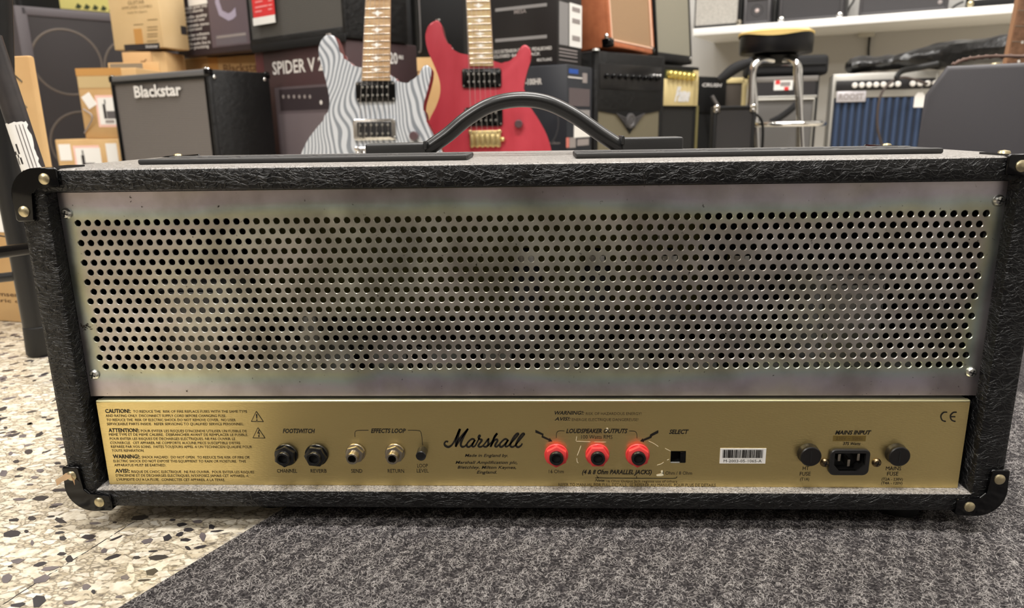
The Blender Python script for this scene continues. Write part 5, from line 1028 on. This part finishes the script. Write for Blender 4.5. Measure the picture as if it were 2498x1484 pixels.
# ---- big grey wedge cabinet at right, guitar behind it
Y = .98
fr = Fr((2237, 366, Y), (2300, 366, Y)); fr.loc.z = 0; fr.rz = -.50; fr.m = Matrix.Translation(fr.loc) @ Matrix.Rotation(fr.rz, 4, 'Z'); fr.i = fr.m.inverted()
pl = [fr.lp(x, y) for x, y in ((2237, 366), (2256, 232), (2310, 161), (2498, 151))]; xm = pl[3][0]+.20
outl = [(pl[0][0], .0), pl[0], pl[1], pl[2], (xm, pl[2][1]), (xm, 0)]
t = thing('wedge_cabinet', 'large grey cabinet with slanted shoulder, right behind the amplifier head', 'speaker', fr); bm = BM(); prism(bm, outl, 0, .36, bev=.009, seg=3); obj('body', bm, M('grey_vinyl', (66, 64, 68), .6, bump=((700, 700, 700), .5, .0006)), t)
a = fr.lp(2430, 150); bm = BM(); lathe(bm, [(.009, 0), (.008, .003), (0, .004)], (a[0], .03, pl[2][1]), (0, 0, 1), 16); obj('brass_stud', bm, BRASS, t)
bm = BM(); P_ = spline([at(2325, 158, 1.05), at(2352, 146, 1.05), (at(2390, 140, 1.05)), at(2440, 137, 1.05), at(2520, 138, 1.0)], 8); tube(bm, P_, .0032, 8); tube(bm, [p+Vector((0, .004, .003*math.sin(i*1.7))) for i, p in enumerate(P_)], .0026, 6); tag(obj('braided_cord', bm, M('brown_braid', (92, 70, 60), .7)), 'brown braided cord lying over the top of the grey wedge cabinet', 'cord')
Yg = 1.42; o3 = at(2478, 146, Yg); GT = thing('acoustic_guitar', 'guitar with a brown neck leaning up behind the grey wedge cabinet, right edge', 'guitar', loc=(o3.x, Yg, 0))
A3 = at(2482, 150, Yg)-Vector((o3.x, Yg, 0)); B3 = at(2522, -60, Yg)-Vector((o3.x, Yg, 0)); bm = BM(); ax = (B3-A3).normalized(); sd = Vector((ax.z, 0, -ax.x))
A4 = A3-ax*.12
def slab(A, B, w0, w1, y0, y1, bev=.002):
    bm = BM(); prism(bm, [((A-sd*w0).x, (A-sd*w0).z), ((A+sd*w0).x, (A+sd*w0).z), ((B+sd*w1).x, (B+sd*w1).z), ((B-sd*w1).x, (B-sd*w1).z)], y0, y1, bev=bev); return bm
obj('neck', slab(A4, B3+ax*.25, .027, .022, 0, .02, .004), M('brown_wood', (150, 112, 84), .45), GT)
obj('fretboard', slab(A4, B3+ax*.25, .026, .021, -.005, -.0003, .001), M('rosewood', (136, 100, 76), .5, vary=((90, 90, 90), (112, 80, 58))), GT)
for k in range(9): q = A3+ax*.045*k; bm = BM(); cyl(bm, (q.x, -.005, q.z), (0, -1, 0), .0035, .0035, .0005, 10); obj('dot_inlay', bm, PAPER, GT)
for k in range(12): q = A3+ax*(.036*k+.01); obj('fret', slab(q-ax*.0006, q+ax*.0006, .0255, .0255, -.0062, -.0048, 0), NICK, GT)
bm = BM(); by = []
for k in range(40):
    a = 2*PI*k/40; r = .17-.03*math.cos(2*a)*-1 if False else .165+.03*math.cos(2*a); by.append((A4.x-ax.x*.16+r*.9*math.cos(a), max(.02, .19+r*.95*math.sin(a))))
prism(bm, by, .0, .09, bev=.004); obj('body', bm, M('dark_wood_body', (60, 40, 30), .3), GT)

# ================================================================== the two electric guitars
GRYG = mk_wave('striped_grey_top', (196, 200, 206), (128, 134, 142), (8, 1, 6), 75)
REDG = M('stained_red_top', (190, 62, 76), .42, spec=.5, vary=((14, 1, 4), (168, 42, 56)))
MAPLE = M('pale_fretboard', (206, 176, 138), .45, vary=((30, 30, 200), (176, 142, 106))); MAPLE2 = M('golden_fretboard', (214, 194, 150), .45, vary=((30, 30, 200), (190, 160, 118)))
FRW = M('fret_wire', (226, 216, 204), .22, 1); GLD = M('warm_gold_metal', (226, 206, 150), .3, .9); STR = M('string_steel', (214, 206, 200), .3, .9); PEARL = M('pearl_inlay', (246, 244, 240), .25)
def egtr(name, label, Y, outline, back, top, nk, pick, bridge, fretm, knobs, lean=-.06):
    xs = [p[0] for p in outline]; cx = sum(xs)/len(xs); base = at(cx, 305, Y)
    # body plane leans back a little; local frame through the strings
    fr = Fr((cx, 305, Y), (cx+100, 305, Y), z0=0, h=1, tilt=0); fr.rz = 0
    fr.loc = Vector((base.x, Y, 0)); fr.tilt = lean; piv = base.z
    fr.m = Matrix.Translation((base.x, Y, 0)) @ Matrix.Rotation(lean, 4, 'X'); fr.i = fr.m.inverted()
    t = thing(name, label, 'guitar', fr); P = [fr.lp(x, y) for x, y in outline]
    sp = spline([(a, 0, b) for a, b in P+[P[0]]], 3)[:-1]; ol = [(v.x, v.z) for v in sp]
    bm = BM(); prism(bm, ol, .002, .040, bev=.004, seg=3); B = obj('body', bm, back, t)
    bm = BM(); prism(bm, ol, -.004, .002, bev=.0038, seg=3); obj('carved_top', bm, top, t)
    # neck
    (xl0, xr0, y0), (xl1, xr1, y1) = nk       # low (body end), high (off the frame)
    a, b = fr.lp(xl0, y0, -.008), fr.lp(xr0, y0, -.008); c, d_ = fr.lp(xl1, y1, -.008), fr.lp(xr1, y1, -.008)
    ext = 1.0; Lk = c[1]-a[1]
    top_l = (a[0]+(c[0]-a[0])*(.52/Lk), a[1]+.52); top_r = (b[0]+(d_[0]-b[0])*(.52/Lk), b[1]+.52)
    bm = BM(); prism(bm, [(top_l[0], top_l[1]), (top_r[0], top_r[1]), b, a], -.0085, -.0045, bev=.0008); fb_ = obj('fretboard', bm, fretm, t)
    bm = BM(); prism(bm, [(top_l[0]+.001, top_l[1]), (top_r[0]-.001, top_r[1]), (b[0]-.001, b[1]+.04), (a[0]+.001, a[1]+.04)], -.0045, .016, bev=.006); obj('neck', bm, M('neck_wood', (150, 96, 66), .4), t)
    mid = lambda s: ((top_l[0]+top_r[0])/2*s+(a[0]+b[0])/2*(1-s), a[1]+.52*s)
    wd = lambda s: (top_r[0]-top_l[0])*s+(b[0]-a[0])*(1-s)
    z = a[1]+.006; step = .0105; k = 0; fr_z = []
    while z < a[1]+.50: fr_z.append(z); z += step; step *= 1.0595
    for z in fr_z:
        s = (z-a[1])/.52; m_, w = mid(s), wd(s); bm = BM(); bx(bm, m_[0]-w/2, m_[0]+w/2, -.0099, -.0084, z-.0013, z+.0013, bev=.0005); obj('fret', bm, FRW, t)
    for i in (1, 3, 5, 7, 9, 12, 15, 17, 19):
        if i >= len(fr_z)-1: continue
        z = (fr_z[i]+fr_z[i+1])/2; s = (z-a[1])/.52; m_ = mid(s); g = (fr_z[i+1]-fr_z[i])*.36
        bm = BM(); prism(bm, [(m_[0]-.013, z+g*.2), (m_[0]-.004, z-g*.3), (m_[0], z-g), (m_[0]+.005, z-g*.3), (m_[0]+.013, z+.1*g), (m_[0]+.003, z+g*.5), (m_[0], z+g), (m_[0]-.003, z+g*.4)], -.0088, -.0080); obj('bird_inlay', bm, PEARL, t, smooth=False)
    for (p0, p1, q0, q1, kind) in pick:
        x0, x1, z0, z1 = prect(fr, p0, p1, q0, q1, -.008); ring = CHROME if kind == 'chrome' else BLKP
        bm = BM(); prism(bm, rrect(x0, x1, z0, z1, .006, 4), -.009, -.003, bev=.001); pk = obj('pickup_ring', bm, ring, t)
        bm = BM(); prism(bm, rrect(x0+.009, x1-.009, z0+.006, z1-.006, .003, 3), -.0125, -.0088, bev=.001); cv = obj('pickup', bm, BLKP if kind != 'chrome' else M('pickup_dark', (40, 40, 42), .2), pk)
        for r_ in (.30, .70):
            for i in range(6):
                bm = BM(); lathe(bm, [(.0030, 0), (.0026, .0012), (0, .0015)], (x0+.016+(x1-x0-.032)*i/5, -.0125, z0+(z1-z0)*r_), (0, -1, 0), 10); obj('pole_piece', bm, SCREW, pk)
        for xx in (x0+.004, x1-.004):
            for zz in (z0+.005, z1-.005): bm = BM(); lathe(bm, [(.0026, 0), (.002, .0012), (0, .0014)], (xx, -.009, zz), (0, -1, 0), 10); obj('ring_screw', bm, CHROME, pk)
    p0, p1, q0, q1, bmat = bridge; x0, x1, z0, z1 = prect(fr, p0, p1, q0, q1, -.010); bm = BM(); bx(bm, x0, x1, -.010, -.004, z0, z1, bev=.002); br = obj('bridge', bm, bmat, t)
    for i in range(6): bm = BM(); xx = x0+.006+(x1-x0-.012)*i/5; bx(bm, xx-.0038, xx+.0038, -.015, -.0098, z0-.002, z1-.010, bev=.0015); obj('saddle', bm, bmat, br)
    for xx in (x0+.003, x1-.003): bm = BM(); lathe(bm, [(.0055, 0), (.005, .004), (0, .006)], (xx, -.010, z1-.004), (0, -1, 0), 12); obj('bridge_post', bm, CHROME if bmat is CHROME else GLD, br)
    for i in range(6):
        s1 = .95; tm = mid(.97); w = wd(.97); bm = BM(); tube(bm, [((x0+.006+(x1-x0-.012)*i/5), -.0165, z1-.01), (tm[0]-w/2+.004+(w-.008)*i/5, -.0115, tm[1])], .00055-.00006*i, 5); obj('string', bm, STR, t)
    for px, py in knobs:
        a_ = fr.lp(px, py, -.01); bm = BM(); lathe(bm, [(.0105, 0), (.0105, .006), (.0095, .013), (.008, .015), (.0, .0145)], (a_[0], -.0045, a_[1]), (0, -1, 0), 24); obj('control_knob', bm, M('smoky_knob', (96, 76, 80), .15, .2, coat=.5), t)
    # strap button at the horn tip, stand below
    i0 = min(range(len(P)), key=lambda i: -P[i][1]); hp = P[i0]; bm = BM(); lathe(bm, [(.003, 0), (.003, .004), (.0062, .006), (.0062, .009), (0, .010)], (hp[0], .018, hp[1]-.003), (-.15, 0, 1), 14); obj('strap_button', bm, CHROME, t)
    return t, fr, P
G1 = [(797, 86), (815, 88), (824, 108), (832, 135), (851, 156), (880, 165), (915, 172), (950, 180), (961, 194), (983, 202), (1004, 201), (1021, 189), (1030, 166), (1042, 159), (1052, 170), (1050, 192), (1042, 224), (1033, 258), (1035, 286), (1053, 320), (1082, 378), (1090, 430), (1066, 500), (990, 548), (900, 556), (795, 535), (728, 480), (718, 425), (735, 378), (752, 342), (774, 312), (797, 284), (805, 254), (802, 224), (794, 189), (781, 143), (779, 117), (786, 98)]
t1, f1, P1 = egtr('electric_guitar', 'grey electric guitar with wavy pale stripes, black neck pickup and chrome bridge pickup', 1.06, G1, M('dark_red_back', (92, 26, 22), .35), GRYG, ((882, 951, 197), (891, 952, 2)), [(868, 964, 198, 248, 'black'), (862, 966, 290, 342, 'chrome')], (868, 955, 358, 400, CHROME), MAPLE, [(1010, 332)])
G2 = [(1067, 50), (1077, 60), (1084, 88), (1097, 113), (1119, 129), (1141, 134), (1175, 142), (1206, 150), (1232, 156), (1251, 149), (1262, 130), (1272, 114), (1283, 110), (1294, 121), (1296, 142), (1288, 168), (1280, 199), (1278, 226), (1286, 249), (1300, 271), (1315, 294), (1334, 330), (1346, 372), (1352, 420), (1328, 470), (1262, 508), (1172, 518), (1082, 504), (1032, 462), (1014, 405), (1022, 350), (1042, 306), (1052, 284), (1065, 258), (1074, 229), (1073, 199), (1062, 166), (1046, 129), (1039, 100), (1040, 76), (1051, 57)]
t2, f2, P2 = egtr('electric_guitar', 'red stained electric guitar with two black pickups and a pale gold bridge', 1.26, G2, M('dark_red_back', (92, 26, 22), .35), REDG, ((1146, 1203, 161), (1138, 1195, 2)), [(1127, 1223, 167, 214, 'black'), (1133, 1226, 262, 308, 'black')], (1145, 1222, 318, 358, GLD), MAPLE2, [(1265, 303)])
# tremolo arm socket on the red guitar's bridge
a_ = f2.lp(1226, 340, -.01); bm = BM(); lathe(bm, [(.006, 0), (.006, .006), (.003, .010), (0, .011)], (a_[0], -.006, a_[1]), (0, -1, 0), 14); obj('arm_socket', bm, GLD, t2)
# stands that hold them
for (t, fr, P, lab) in ((t1, f1, P1, 'grey'), (t2, f2, P2, 'red')):
    zmin = min(p[1] for p in P); xm_ = (min(p[0] for p in P)+max(p[0] for p in P))/2; o = fr.m @ Vector((xm_, .03, zmin))
    s = thing('guitar_stand', 'black tubular guitar stand under the '+lab+' guitar', 'stand', loc=(o.x, o.y, 0)); z_ = o.z
    for sx in (-1, 1):
        bm = BM(); tube(bm, spline([(sx*.03, .10, z_+.12), (sx*.09, .06, z_-.01), (sx*.09, -.055, z_-.014), (sx*.09, -.062, z_+.012)], 6), .006, 10); obj('cradle_arm', bm, BLKR, s)
        bm = BM(); tube(bm, [(sx*.02, .10, z_+.12), (sx*.16, -.02, .008)], .007, 10); obj('leg', bm, BLKPNT, s)
    bm = BM(); tube(bm, [(0, .10, z_+.14), (0, .26, .008)], .007, 10); obj('leg', bm, BLKPNT, s); bm = BM(); lathe(bm, [(0, 0), (.014, 0), (.014, .05), (0, .05)], (0, .10, z_+.105), (0, 0, 1), 16); obj('hub', bm, BLKM, s)
